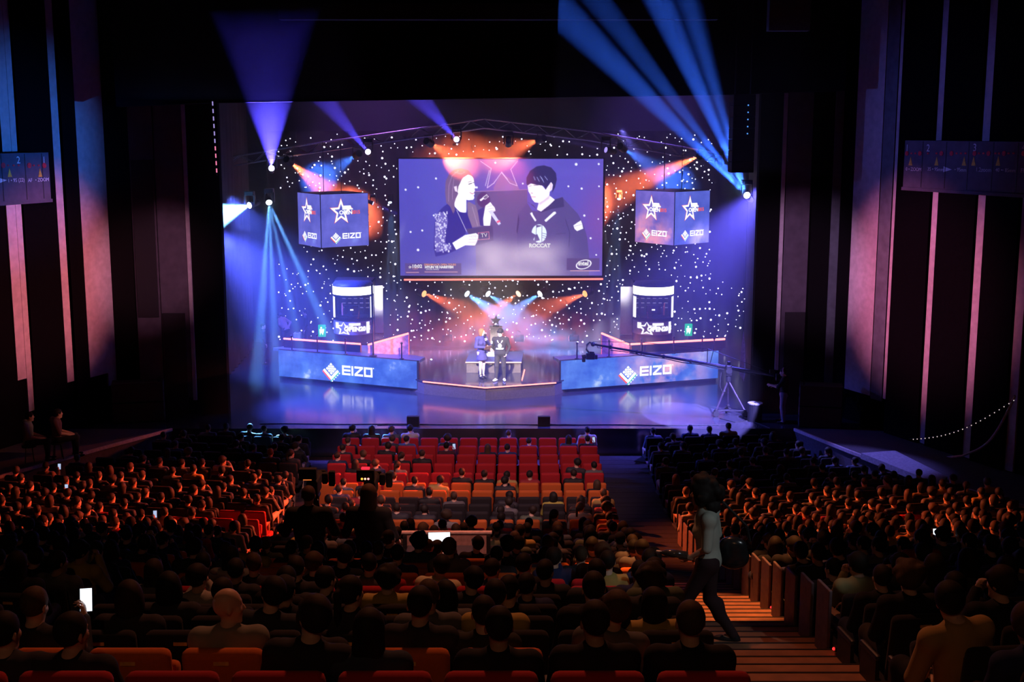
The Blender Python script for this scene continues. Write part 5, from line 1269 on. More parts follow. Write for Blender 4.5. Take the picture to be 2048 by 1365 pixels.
HEADS = [(30, 1116), (112, 1105), (63, 1162), (137, 1235), (5, 1228), (225, 1225), (452, 1222), (188, 1120), (218, 1083), (300, 1115), (333, 1152), (254, 1162), (391, 1132), (375, 1083), (442, 1162), (470, 1108), (505, 1100), (305, 1300),
         (515, 1177), (548, 1126), (553, 1160), (591, 1144), (650, 1150), (617, 1177), (589, 1232), (736, 1225), (773, 1126), (863, 1106), (889, 1139), (924, 1136), (855, 1177), (840, 1215), (838, 1270), (967, 1187), (990, 1157), (985, 1129), (825, 1180), (998, 1228),
         (1048, 1093), (1112, 1093), (1142, 1088), (1241, 1065), (1213, 1080), (1216, 1108), (1269, 1083), (1289, 1100), (1310, 1126), (1274, 1131), (1193, 1131), (1091, 1116), (1114, 1116), (1018, 1126), (1053, 1136), (1079, 1149), (1300, 1152), (1203, 1177), (1188, 1167), (1071, 1190),
         (1302, 1187), (1046, 1223), (1190, 1215), (1234, 1233), (1282, 1212), (1183, 1273), (1383, 1233), (1409, 1276), (1005, 1318), (590, 1290),
         (1639, 1138), (1671, 1144), (1730, 1120), (1768, 1128), (1693, 1104), (1816, 1109), (1760, 1082), (1872, 1130), (1939, 1138), (2008, 1146), (1575, 1101), (1553, 1085), (1794, 1192), (1925, 1200), (1966, 1208), (2043, 1117), (1939, 1103), (1660, 1216)]
for s in VIS:
    c, sn = math.cos(s['rz']), math.sin(s['rz']); s['hp'] = s['p']+Vector((sn*.06, -c*.06, 1.12)); s['hu'], s['hv'], _ = project(s['hp']); s['occ'] = False; s['near'] = s['hv'] > 1112
for u, v in HEADS:
    c = [s for s in VIS if not s['occ']]; s = min(c, key=lambda s: (s['hu']-u)**2+2.2*(s['hv']-v)**2)
    if (s['hu']-u)**2+(s['hv']-v)**2 < 60**2: s['occ'] = True; s['near'] = True; s['du'] = max(-.13, min(.13, (u-s['hu'])*s['dep']/F))
for s in VIS:
    if s['occ']: continue
    if s['near']: pr = .16 if s['hv'] < 1260 else .0
    elif s['b'] == 'c':
        Y = s['p'].y; pr = .38 if Y > 24.5 else (.62 if Y > 19.5 else .66)
        if Y > 24.5 and s['k'] > 10: pr = .6
    else: pr = .86 if s['p'].y < 27 else .62
    s['occ'] = rs.random() < pr
# special looks, by where the photo shows them
SPECIAL = [(452, 1222, V_B, (.24, .235, .21), 'grey', None), (863, 1106, V_M3, (.62, .56, .36), 'cream', None), (225, 1040, V_M2, (.45, .02, .03), 'red', None), (1806, 1018, V_M1, (.6, .02, .02), 'red', None), (1845, 1010, V_M3, (.55, .36, .08), 'mustard', None), (1828, 1040, V_M2, (.5, .33, .08), 'mustard', None),
           (1128, 990, V_F2, (.45, .42, .08), 'yellow', None), (783, 950, V_CAP, (.05, .05, .06), 'black', (.72, .70, .22)), (63, 1162, V_P, (.02, .02, .025), 'black', None), (617, 1177, V_M2, (.02, .02, .025), 'black', None), (1915, 1060, V_P, (.02, .02, .03), 'black', None), (275, 1010, V_P, (.02, .02, .03), 'black', None), (104, 930, V_P, (.3, .2, .15), 'tan', None),
           (118, 968, V_P, (.03, .03, .03), 'charcoal', None), (905, 893, V_P, (.06, .02, .03), 'dark', None), (1178, 872, V_P, (.02, .02, .03), 'black', None), (967, 1187, V_M1, (.03, .03, .03), 'charcoal', None), (391, 1132, V_H, (.32, .30, .28), 'pale', None), (589, 1232, V_M3, (.02, .02, .03), 'black', None), (137, 1235, V_M2, (.02, .02, .03), 'black', None),
           (1183, 1273, V_M1, (.012, .012, .016), 'black', None), (1005, 1318, V_M1, (.012, .012, .016), 'black', None), (590, 1290, V_M3, (.03, .035, .05), 'charcoal', None), (838, 1270, V_F1, (.03, .04, .07), 'slate', None), (1148, 1068, V_F1, (.02, .02, .02), 'black', None), (1794, 1192, V_C, (.012, .012, .016), 'black', None), (1925, 1200, V_M3, (.40, .26, .10), 'tan', None), (1660, 1216, V_M4, (.30, .26, .12), 'khaki', None)]
for u, v, vr, col, word, hc in SPECIAL:
    c = [s for s in VIS if 'sp' not in s]; s = min(c, key=lambda s: (s['hu']-u)**2+2.0*(s['hv']-v)**2+(0 if s['occ'] else 260))
    s['occ'] = True; s['sp'] = (vr, col, word, hc)
OCC = sorted([s for s in VIS if s['occ']], key=lambda s: s['dep'])
NIND = 300
rowmin = max(s['r'] for s in VIS)
def seat_words(s):
    r = ORD[rowmin-s['r']+1]
    return '%s row from the camera, %s seat %s' % (r, ORD[s['k']], {'c': 'left of aisle', 'r': 'right of aisle', 'l': 'beyond far aisle'}[s['b']])
WEIGHTS = [V_M1]*7+[V_M2]*6+[V_M3]*6+[V_M4]*2+[V_F1]*3+[V_F2]*2+[V_F3]*2+[V_H]*2+[V_C]+[V_CAP]
crowd = dict(P=[], Q=[], C=[], n=0)
PHONES = []
for i, s in enumerate(OCC):
    if 'sp' in s: vr, col, word, hc = s['sp']
    else:
        vr = rs.choice(WEIGHTS); col, word = rs.choice(TOPS); hc = None
        if s['near'] and word in ('pale', 'red', 'mustard') and rs.random() < .7: col, word = (.03, .03, .04), 'charcoal'
    q = VAR[vr]; sc = .915*rs.uniform(.96, 1.04); sk = TONE[rs.choice([0, 0, 0, 1, 1, 2, 2, 3])]; hr = rs.choice(HAIRC)
    if abs(s['hu']-967) < 12 and abs(s['hv']-1187) < 14: hr = (.30, .27, .24)
    rz = s['rz']+R(rs.uniform(-7, 7)); dx = s.get('du', rs.uniform(-.03, .03))
    loc = s['p']+Vector((dx, 0, 0))+Matrix.Rotation(s['rz'], 3, 'Z') @ Vector((0, -.005, -.05))
    mir = -1 if (s['b'] == 'r' and vr != V_B and rs.random() < .75) else 1
    if i < NIND or vr == V_P and 'sp' in s:
        who = 'woman' if vr in (V_F1, V_F2, V_F3) else 'person'
        cols = dict(body=sk, shirt=col, trousers=rs.choice([(.012, .012, .018), (.02, .025, .05), (.04, .035, .03)]), hair=hr, cap=hc or (.02, .02, .025))
        b = place_person(q['ms'], loc, rz, (sc*mir*.95, sc, sc), cols, '%s %s in %s top, %s' % (q['word'], who, word, seat_words(s)), 'seated audience')
        if vr == V_P: PHONES.append((b, s, mir, sc, rz))
    else:
        M = Matrix.Translation(loc) @ Matrix.Rotation(rz, 4, 'Z') @ Matrix.Diagonal((sc*mir, sc, sc, 1)); Mn = np.array(M)
        for k, (P, Q) in q['lo'].items():
            if not len(P): continue
            P2 = P @ Mn[:3, :3].T+Mn[:3, 3]; crowd['P'].append(P2); crowd['Q'].append((Q if mir > 0 else Q[:, ::-1])+crowd['n']); crowd['n'] += len(P)
            c_ = {'body': sk, 'shirt': col, 'hair': hr}[k]; crowd['C'].append(np.tile(np.array(c_+(1,)), (len(P), 1)))
if crowd['P']:
    me = np_mesh('audience_crowd', np.concatenate(crowd['P']), np.concatenate(crowd['Q']), [attr_mat('crowd_colours', False)], True, np.concatenate(crowd['C']))
    link('audience_crowd', me, None, label='the rest of the seated audience, in the rows close to the stage', cat='audience', group='seated audience', kind='stuff')
# ---- seats: nearest 300 as things, the rest together
SV = sorted(VIS, key=lambda s: s['dep']); far = {}
for i, s in enumerate(SV):
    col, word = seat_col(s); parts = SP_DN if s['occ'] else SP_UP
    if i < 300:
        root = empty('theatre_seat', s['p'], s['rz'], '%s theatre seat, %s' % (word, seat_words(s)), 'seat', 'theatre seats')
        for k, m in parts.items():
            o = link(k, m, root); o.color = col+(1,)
        if s['dep'] < 12: link('number_plate', PLATE, root)
        if s['k'] == 1 and s['b'] == 'r' and s['p'].y > 9.5:
            o = link('end_panel', ENDP, root, (-.30 if s['b'] == 'r' else .30, .1, 0))
    else: far.setdefault(col, []).append((s, parts))
mb = {}
P, Q, Cc, n = [], [], [], 0
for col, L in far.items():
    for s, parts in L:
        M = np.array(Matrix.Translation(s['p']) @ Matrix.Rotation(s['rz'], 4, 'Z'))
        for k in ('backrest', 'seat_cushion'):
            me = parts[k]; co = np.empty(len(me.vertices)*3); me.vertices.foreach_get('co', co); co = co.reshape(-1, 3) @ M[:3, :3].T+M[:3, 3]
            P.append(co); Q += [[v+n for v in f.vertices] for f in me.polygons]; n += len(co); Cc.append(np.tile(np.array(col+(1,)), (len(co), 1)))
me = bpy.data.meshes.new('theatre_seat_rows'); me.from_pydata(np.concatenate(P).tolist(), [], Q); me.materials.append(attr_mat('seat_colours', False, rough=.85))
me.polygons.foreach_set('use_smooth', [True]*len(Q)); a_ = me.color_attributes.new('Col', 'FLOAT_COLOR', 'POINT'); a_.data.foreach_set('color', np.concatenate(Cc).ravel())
link('theatre_seat_rows', me, None, label='the remaining theatre seats in the rows close to the stage', cat='seat', group='theatre seats', kind='stuff')
# pale end boards of the far rows on both aisles are part of those rows' floor edge
mb = MB()
for s in SV[300:]:
    if s['k'] == 1 and s['b'] == 'r' and s['p'].y < 24:
        M = Matrix.Translation(s['p']) @ Matrix.Rotation(s['rz'], 4, 'Z'); mb.rbox((-.30, -.04, .56), (.03, .30, .62), .01, 0, M)
if mb.v: mb.build('trim_3', [MATS['pale_end_board']], None, kind='structure')
# phones in raised hands
PH_M = em('phone_glow', (.75, .86, 1), 2.5, False); PH_D = em('phone_dim', (.55, .7, 1), .8, False)
for b, s, mir, sc, rz in PHONES:
    M = b.matrix_basis; p = Matrix.Translation(b.location) @ Matrix.Rotation(rz, 4, 'Z') @ Vector((.185*sc*mir, .335*sc, 1.065*sc))
    root = empty('phone', p, rz+R(12*mir), 'glowing phone held up in the %s' % seat_words(s).replace(' seat ', ' seat, ', 1), 'phone')
    T_ = Matrix.Rotation(R(-16), 4, 'X'); MB().rbox((0, .006, 0), (.075, .010, .15), .004, 0, T_).build('phone_case', [BLACK], root)
    MB().box((0, -.0005, 0), (.068, .003, .135), 0, T_).build('phone_screen', [PH_M if s['dep'] < 9 or s['b'] == 'r' else PH_D], root)

for i, (y, w_) in enumerate(((8.6, 'nearest the camera'), (9.9, 'second from the camera'), (11.2, 'third from the camera'), (13.4, 'beyond the walking woman'))):
    root = empty('step_light', (Rx(y)+AW-.02, y, Fz(y)+.40), 0, 'tiny red step light on the right-hand edge of the aisle, %s' % w_, 'light')
    MB().box((.005, 0, 0), (.03, .06, .04)).build('housing', [BLACK], root); MB().sphere((-.015, 0, 0), .014, 4).build('red_lamp', [em('step_red', (1, .02, .02), 2.5)], root)
# ================================================================== PEOPLE ON AND ROUND THE STAGE
WHITEC, BLK_, JEAN = (.75, .74, .75), (.012, .012, .015), (.16, .17, .24)
def person(nm, J, loc, rz, scale, label, cols, h=.0095, parts=('body', 'shirt', 'trousers', 'shoes', 'hair'), see_eyes=False, rename=None, **kw):
    G = human(J, **kw); ms = make_meshes(nm, G, h, parts)
    b = place_person(ms, loc, rz, scale, cols, label, None, 'person', rename=rename)
    if see_eyes: eyes(b, G)
    return b, G
def wpt(loc, rz, sc, p): return Matrix.Translation(loc) @ Matrix.Rotation(rz, 4, 'Z') @ Vector([x*sc for x in p])
# --- hostess
hl = atZ(963.5, 758.5, Z1); hs = .925; hr_ = R(-142)
HJ = mod(STAND, elL=(-.23, .12, 1.16), wrL=(-.03, .26, 1.36), elR=(.25, .02, 1.12), wrR=(.06, .25, 1.12), anL=(-.075, -.01, .13), anR=(.075, .02, .13), knL=(-.075, .02, .52), knR=(.075, .04, .52), shL=(-.165, -.01, 1.39), shR=(.165, -.01, 1.39))
host, HG = person('hostess', HJ, hl, hr_, hs, 'woman in a short blue dress speaking into a microphone, cards in hand',
    dict(body=(.72, .50, .42), shirt=(.04, .035, .17), trousers=(.035, .032, .16), shoes=BLK_, hair=(.22, .085, .035)), female=True, yaw=R(42), hair='bob', skirt=True, heels=True, see_eyes=True,
    hands={'L': dict(d=(.5, .3, .6), n=(.6, -.6, .3), curl=1.3), 'R': dict(d=(-.7, .5, .1), n=(0, -.2, 1), curl=.9)}, rename={'shirt': 'lace_bodice', 'trousers': 'skirt', 'shoes': 'heeled_shoe'})
host['category'] = 'person'
MB().cyl((0, 0, 0), (0, 0, .0)) if False else None
m0, m1 = wpt(hl, hr_, hs, (-.0, .30, 1.32)), wpt(hl, hr_, hs, (.035, .235, 1.53))
root = empty('microphone', m0, 0, 'black microphone in the hand of the woman in the blue dress', 'microphone')
MB().cyl((0, 0, 0), (m1-m0)*.8, .014, .018, n=8).build('handle', [METAL], root); MB().sphere(m1-m0, .045, 6).build('foam_head', [MATTE], root, True)
MB().cyl((m1-m0)*.55, (m1-m0)*.72, .035, n=8).build('flag', [BLACK], root)
c0 = wpt(hl, hr_, hs, (.0, .33, 1.10)); root = empty('cue_card', c0, hr_, 'dark cue cards held at the waist of the woman in blue', 'card')
MB().rbox((0, 0, .02), (.24, .014, .15), .004, 0, Matrix.Rotation(R(-35), 4, 'X')).build('card_stack', [pm('card_brown', (.16, .07, .05), .6)], root)
g = MB(); g.text('TV', .07, Matrix.Rotation(R(180), 4, 'Z') @ Matrix.Translation((0, -.012, .02)), 0, .003); g.build('card_print', [WHITE], root)
# --- player
pl_ = atZ(1001, 762, Z1); ps = .945; pr_ = R(172)
PJ = mod(STAND, elL=(-.29, -.02, 1.13), wrL=(-.22, .10, .93), elR=(.27, -.08, 1.12), wrR=(.17, -.16, .96), anL=(-.12, -.02, .085), anR=(.14, .04, .085), knL=(-.11, .02, .5), knR=(.12, .04, .5), shL=(-.20, -.01, 1.38), shR=(.20, -.01, 1.38))
play, PG = person('player', PJ, pl_, pr_, ps, 'young man in a black hoodie and black trousers standing with white trainers',
    dict(body=(.70, .50, .42), shirt=(.020, .018, .022), trousers=(.024, .022, .026), shoes=(.75, .74, .76), hair=(.012, .01, .012)), yaw=R(-26), nod=R(-14), hair='full', build=1.16, see_eyes=True,
    hands={'L': dict(d=(.3, .2, -1), n=(1, 0, 0), curl=.7), 'R': dict(d=(-.6, -.2, -.7), n=(0, 1, 0), curl=.8)}, feet=((-.25, 1), (.35, 1)), rename={'shirt': 'hoodie', 'shoes': 'white_trainer'})
par = [c for c in play.children if c.name.startswith('hoodie')][0]
v = Vox([('c', V3((-.10, -.09, 1.40)), V3((0, -.13, 1.36)), .05, .055, .03), ('c', V3((0, -.13, 1.36)), V3((.10, -.09, 1.40)), .055, .05, .03), ('c', V3((-.11, -.06, 1.42)), V3((-.06, .09, 1.36)), .035, .022, .02), ('c', V3((.11, -.06, 1.42)), V3((.06, .09, 1.36)), .035, .022, .02)], .0095, .02).nets()
o = link('hood', np_mesh('hood', v[0], v[1], [CLOTH]), par); o.color = (.018, .016, .02, 1)
g = MB()
for s in (-1, 1): g.cyl((s*.085, .118, 1.36), (s*.045, .142, 1.285), .016, .012, n=8)
g.build('lanyard', [WHITE], play)
g = MB(); M = Matrix.Translation((0, .137, 1.14)) @ Matrix.Rotation(R(180), 4, 'Z')
g.sphere((0, .142, 1.19), (.062, .012, .075), 6); g.text('ROCCAT', .062, M @ Matrix.Translation((0, -.012, -.05)), 0, .006, bold=.004); g.sphere((.27, .04, 1.27), (.02, .045, .05), 5)
g.build('hoodie_print', [pm('print_pale_cyan', (.62, .85, .85), .6)], par)
# --- crew on the crew side of the stage
bend = mod(STAND, pelvis=(0, -.05, .92), chest=(.0, .10, 1.19), neck=(0, .19, 1.35), head=(0, .27, 1.47), shL=(-.18, .16, 1.30), shR=(.18, .16, 1.30), elL=(-.33, .02, 1.12), elR=(.36, -.0, 1.14), wrL=(-.18, -.02, .96), wrR=(.19, -.05, .98))
p = Vector((atY(571, 690, 45.8).x, 45.8, SZ))
person('crew', bend, p, R(62), .88, 'crew member in a pale shirt bending with hands on hips, near the cyan beams', dict(body=TONE[1], shirt=(.55, .5, .52), trousers=(.03, .025, .03), shoes=BLK_, hair=HAIRC[1]), .012, yaw=R(20))
p = Vector((atY(527, 690, 43.0).x, 43.0, SZ))
person('crew2', STAND, p, R(-70), .84, 'crew member in dark clothes standing at the far end beside the violet drape', dict(body=TONE[1], shirt=(.02, .02, .03), trousers=(.02, .02, .025), shoes=BLK_, hair=HAIRC[0]), .014, yaw=R(-30))
p = Vector((atY(613, 690, 46.0).x, 46.0, SZ))
person('crew3', STAND, p, R(100), .86, 'crew member in black behind the red lit low wall, beside a pale box', dict(body=TONE[1], shirt=BLK_, trousers=BLK_, shoes=BLK_, hair=HAIRC[0]), .014)
p = atY(595, 676, 45.0); root = empty('equipment_box', (p.x, 45.0, SZ), 0, 'pale upright equipment box behind the red lit low wall', 'box')
MB().rbox((0, 0, (p.z-SZ)/1.), (.26, .3, .38), .02).span((-.12, -.13, 0), (.12, .13, (p.z-SZ)-.19), 1).build('case', [pm('case_grey', (.45, .42, .5), .5), BLACK], root)
MB().rbox((0, 0, (p.z-SZ)+.21), (.12, .05, .03), .01).build('handle', [BLACK], root)
# --- camera crane
cp = atZ(1458, 831, SZ); piv = atY(1457, 741, cp.y); tipc = atY(1186, 689, cp.y+1.2); tail = atY(1548, 751, cp.y-.35)
crane = empty('camera_crane', cp, 0, 'black camera crane on a wheeled tripod, its arm reaching over the deck', 'camera crane')
L_ = lambda q: Vector(q)-cp
a = MB(); A0, A1 = L_(tail), L_(tipc); a.cyl(A0, A0.lerp(A1, .5), .050, .042, n=8); a.cyl(A0.lerp(A1, .5), A1, .042, .030, n=8)
for t in (.3, .45, .6, .75, .9): a.cyl(A0.lerp(A1, t-.006), A0.lerp(A1, t+.006), .058, n=8)
a.build('boom', [BLACK], crane)
u1, u2 = A0.lerp(A1, .36)+Vector((0, 0, .44)), A0.lerp(A1, .72)+Vector((0, 0, .30))
MB().tube([A0+Vector((0, 0, .05)), u1, u2, A1+Vector((0, 0, .08))], .008, 5).cyl(A0.lerp(A1, .36), u1, .012, n=5).cyl(A0.lerp(A1, .72), u2, .012, n=5).cyl(A0.lerp(A1, .345), A0.lerp(A1, .345)+Vector((.1, 0, .45)), .01, n=5).build('tension_cable', [METAL], crane)
MB().tube([A0.lerp(A1, .1*i)+Vector((0, -.05, -.05-.03*(i % 2))) for i in range(1, 10)], .014, 5).build('control_cable', [RUBBER], crane)
h_ = MB(); h_.tube([A1, A1+Vector((-.10, 0, .06)), A1+Vector((-.18, 0, -.02)), A1+Vector((-.19, 0, -.16)), A1+Vector((-.12, 0, -.25))], .028, 7).sphere(A1, .07, 6).tube([A1+Vector((.1, 0, .02)), A1+Vector((.14, 0, -.1)), A1+Vector((.26, 0, -.12)), A1+Vector((.34, 0, -.02))], .012, 5)
h_.build('pan_head', [BLACK], crane, True)
k_ = A1+Vector((-.07, 0, -.36)); c_ = MB(); c_.rbox(k_, (.26, .16, .18), .02).cyl(k_+Vector((-.13, 0, 0)), k_+Vector((-.25, 0, -.03)), .055, .065, n=12).rbox(k_+Vector((.04, 0, .11)), (.14, .06, .05), .01).rbox(k_+Vector((.16, 0, -.02)), (.1, .12, .13), .02).rbox(k_+Vector((-.2, 0, -.12)), (.10, .12, .1), .02); c_.build('film_camera', [MATTE], crane)
P0 = L_(piv); MB().rbox(P0+Vector((0, 0, 0)), (.16, .2, .30), .02).cyl(P0+Vector((0, -.13, 0)), P0+Vector((0, .13, 0)), .09, n=14).rbox(P0+Vector((0, 0, .2)), (.1, .1, .12), .02).cyl(P0+Vector((0, 0, -.15)), P0+Vector((0, 0, -.32)), .08, n=12).build('pivot_head', [BLACK], crane)
top = P0+Vector((0, 0, -.30)); feet = [Vector((-.40, -.14, .16)), Vector((.42, -.2, .16)), Vector((.05, .5, .16))]
for f in feet: MB().cyl(top, f, .026, .022, n=8).build('leg', [pm('tripod_metal', (.22, .18, .22), .3, .8)], crane)
d_ = MB(); hub = Vector((.02, .05, .15))
for f in feet: d_.cyl(hub, f, .022, n=6)
for f, g_ in zip(feet, feet[1:]+feet[:1]): d_.cyl(f.lerp(hub, .1), g_.lerp(hub, .1), .014, n=6)
d_.build('dolly_frame', [BLACK], crane)
for f in feet:
    w_ = MB(); 
    for dy in (-.05, .05): w_.cyl((f.x-.0+.02*0, f.y+dy-.022, .085), (f.x, f.y+dy+.022, .085), .085, n=16)
    w_.rbox((f.x, f.y, .15), (.07, .1, .12), .015); w_.build('wheel', [RUBBER], crane)
wt = MB()
for i in range(4): wt.cyl(A0+Vector((.02+.05*i, -.16, -.02)), A0+Vector((.055+.05*i, -.16, -.02)), .10, n=16)
wt.cyl(A0+Vector((0, -.16, -.02)), A0+Vector((.24, -.16, -.02)), .02, n=8); wt.build('counterweight', [MATTE], crane)
MB().rbox(A0+Vector((-.06, -.05, .12)), (.16, .05, .11), .01, 0).build('monitor', [BLACK], crane)
MB().tube([P0+Vector((-.22, -.06, -.05)), P0+Vector((-.25, -.1, -.45)), P0+Vector((-.18, -.1, -.62)), P0+Vector((-.08, -.05, -.60))], .014, 6).build('looped_cable', [RUBBER], crane)
mb = MB(); s_ = [atZ(1440, 838, SZ), atZ(1470, 846, SZ), atZ(1500, 842, SZ), atZ(1540, 858, SZ)]
mb.tube([Vector((q.x, q.y, SZ+.012)) for q in s_], .012); mb.build('floor_cable', [RUBBER], None, label='black cable trailing on the floor under the camera crane', cat='cable')
ol = atZ(1566, 846, SZ); orz = R(68); osc = .90
OJ = mod(STAND, elL=(-.25, .15, 1.16), wrL=(-.16, .40, 1.20), elR=(.27, .10, 1.14), wrR=(.16, .36, 1.12), anL=(-.15, -.04, .085), anR=(.15, .06, .085), knL=(-.13, .02, .5), knR=(.13, .06, .5), head=(0, .05, 1.60))
op, OG = person('crane_operator', OJ, ol, orz, osc, 'crane operator in black T-shirt and pale jeans, wearing a headset, holding the boom end', dict(body=TONE[0], shirt=BLK_, trousers=(.20, .19, .25), shoes=(.02, .02, .02), hair=(.03, .022, .02)), .0095,
    long_sleeve=False, build=1.12, hair='short', nod=R(-8), hands={'L': dict(d=(.1, 1, .1), n=(1, 0, 0), curl=1.1), 'R': dict(d=(0, 1, .1), n=(-1, 0, 0), curl=1.1)})
root = empty('headset', wpt(ol, orz, osc, (0, .05, 1.6)), orz, 'white headset on the head of the crane operator', 'headset')
hb = [Vector((.09*osc*math.cos(t), 0, .115*osc*math.sin(t)+.02)) for t in np.linspace(0, math.pi, 12)]; MB().tube(hb, .012, 6).build('headband', [WHITE], root)
for s in (-1, 1): MB().cyl((s*.078, 0, .0), (s*.098, 0, .0), .035, n=12).build('ear_cup', [WHITE], root)
# --- two onlookers sitting on stools on the left-hand platform
for (u, v, lab, top_, nm, rzz) in ((60, 925, 'seated onlooker in a pale green T-shirt on the side platform, hands on knees', (.30, .36, .33), 'onlooker', R(-70)), (117, 918, 'seated onlooker in a dark top on the side platform, face lit red', (.10, .045, .05), 'onlooker2', R(-62))):
    p = atZ(u, v, SZ); root = empty('stool', (p.x, p.y, SZ), rzz, 'low dark stool under the %s' % ('onlooker in pale green' if nm == 'onlooker' else 'onlooker in the dark top'), 'stool')
    MB().cyl((0, 0, .39), (0, 0, .43), .17, n=16).build('seat', [MATTE], root)
    for a_ in (45, 135, 225, 315): MB().cyl((.10*math.cos(R(a_)), .10*math.sin(R(a_)), .39), (.15*math.cos(R(a_)), .15*math.sin(R(a_)), 0), .013, n=6).build('leg', [METAL], root)
    person(nm, mod(SIT, wrL=(-.10, .34, .60), wrR=(.10, .34, .60), chest=(0, .0, .84), neck=(0, .02, 1.01), head=(0, .06, 1.15)), (p.x, p.y, SZ), rzz, 1.0, lab, dict(body=TONE[1], shirt=top_, trousers=(.02, .02, .025), shoes=BLK_, hair=HAIRC[1]), .013, long_sleeve=False, yaw=R(8))
# ================================================================== CAMERA POSITION AMONG THE SEATS
def aisle_pt(u, v, dz, Y0=5, Y1=33):
    """point dz above the rake under pixel (u, v)"""
    for _ in range(50):
        Ym = (Y0+Y1)/2; q = atY(u, v, Ym)
        if q.z > Fz(Ym)+dz: Y0 = Ym
        else: Y1 = Ym
    return atY(u, v, Y0)
YC = 16.6
fl = Fz(17.3)
plat = MB(); plat.span((-4.0, 15.35, fl-.6), (-.12, 18.0, fl)); plat.build('camera_platform', [pm('platform_black', (.02, .017, .018), .8)], None, label='low black platform among the seats that carries two cameras', cat='platform')
def tv_camera(x, y, z, hgt, label, lights):
    root = empty('television_camera', (x, y, z), 0, label, 'camera')
    T0 = Vector((0, 0, hgt-.32))
    for a_ in (90, 210, 330):
        f = Vector((.36*math.cos(R(a_)), .36*math.sin(R(a_)), .0)); MB().cyl(T0, f+Vector((0, 0, .015)), .026, .018, n=8).build('leg', [METAL], root)
    MB().cyl(T0, T0+Vector((0, 0, .12)), .07, n=12).rbox(T0+Vector((0, 0, .15)), (.16, .2, .06), .015).build('fluid_head', [BLACK], root)
    MB().cyl(T0+Vector((.06, -.1, .12)), T0+Vector((.20, -.55, -.12)), .012, n=6).cyl(T0+Vector((.18, -.48, -.08)), T0+Vector((.205, -.57, -.13)), .02, n=8).build('pan_bar', [BLACK], root)
    c = T0+Vector((0, 0, .30)); b = MB(); b.rbox(c, (.16, .42, .22), .02).rbox(c+Vector((0, -.02, .15)), (.04, .28, .03), .01).cyl(c+Vector((0, .2, 0)), c+Vector((0, .48, 0)), .07, .085, n=14).rbox(c+Vector((0, .50, 0)), (.20, .06, .17), .02); b.build('camera_body', [MATTE], root)
    v = MB(); v.rbox(c+Vector((-.05, -.20, .22)), (.25, .12, .17), .015).rbox(c+Vector((.17, -.05, .12)), (.08, .12, .16), .02).rbox(c+Vector((.26, .0, .10)), (.09, .10, .22), .02); v.build('viewfinder', [MATTE], root)
    if lights:
        MB().rbox(c+Vector((-.05, -.20, .32)), (.12, .06, .035), .010).build('tally_light', [em('tally_red', (1, .03, .06), 1.2)], root)
        MB().rbox(c+Vector((-.05, -.266, .22)), (.19, .006, .10), .002).build('viewfinder_glass', [pm('screen_dark', (.03, .012, .008), .3)], root)
        for i, cc in enumerate(((1, .42, .05), (1, .45, .3), (1, .35, .35))):
            MB().cyl(c+Vector((-.095+.045*i, -.272, .185)), c+Vector((-.095+.045*i, -.268, .185)), .016, n=10).build('indicator_lamp', [em('lamp_%d' % i, cc, 2.0)], root)
    else: MB().rbox(c+Vector((-.05, -.262, .15)), (.12, .006, .012), .002).build('indicator_lamp', [em('lamp_orange', (1, .25, .05), .8)], root)
    return root
c1 = atY(628, 968, 17.35); tv_camera(c1.x, 17.35, fl, c1.z-fl-.0, 'dark television camera in front of the broad cameraman', False)
c2 = atY(742, 965, 17.25); tv_camera(c2.x, 17.25, fl, c2.z-fl-.04, 'television camera with red tally light and glowing indicator lamps', True)
o1 = atY(617, 1000, 16.75); hz = o1.z-fl
person('cameraman', mod(STAND, elL=(-.30, .06, 1.12), wrL=(-.22, .26, 1.12), elR=(.31, .08, 1.12), wrR=(.22, .28, 1.10), shL=(-.205, -.01, 1.39), shR=(.205, -.01, 1.39)), (o1.x, 16.75, fl), R(2), (hz+.05)/1.60, 'broad cameraman in a black T-shirt seen from behind at the unlit camera', dict(body=(.42, .24, .17), shirt=BLK_, trousers=(.012, .012, .015), shoes=BLK_, hair=(.05, .028, .02)), .0105, build=1.2, long_sleeve=False, hair='short',
       hands={'L': dict(d=(.2, 1, 0), n=(0, 0, -1), curl=1.0), 'R': dict(d=(-.2, 1, 0), n=(0, 0, -1), curl=1.0)})
o2 = atY(737, 995, 16.5); hz = o2.z-fl
person('camerawoman', mod(STAND, elL=(-.27, .02, 1.13), wrL=(-.14, .25, 1.15), elR=(.30, -.02, 1.11), wrR=(.30, .20, .97)), (o2.x, 16.5, fl), R(-4), (hz+.03)/1.60, 'camerawoman in black with long brown hair behind the camera with the red tally light', dict(body=(.60, .42, .32), shirt=BLK_, trousers=(.012, .012, .015), shoes=BLK_, hair=(.06, .035, .02)), .0105, female=True, build=1.1, long_sleeve=False, hair='long',
       hands={'R': dict(d=(.1, 1, -.3), n=(-1, 0, 0), curl=1.0), 'L': dict(d=(.3, 1, 0), n=(0, 0, -1), curl=1.0)})
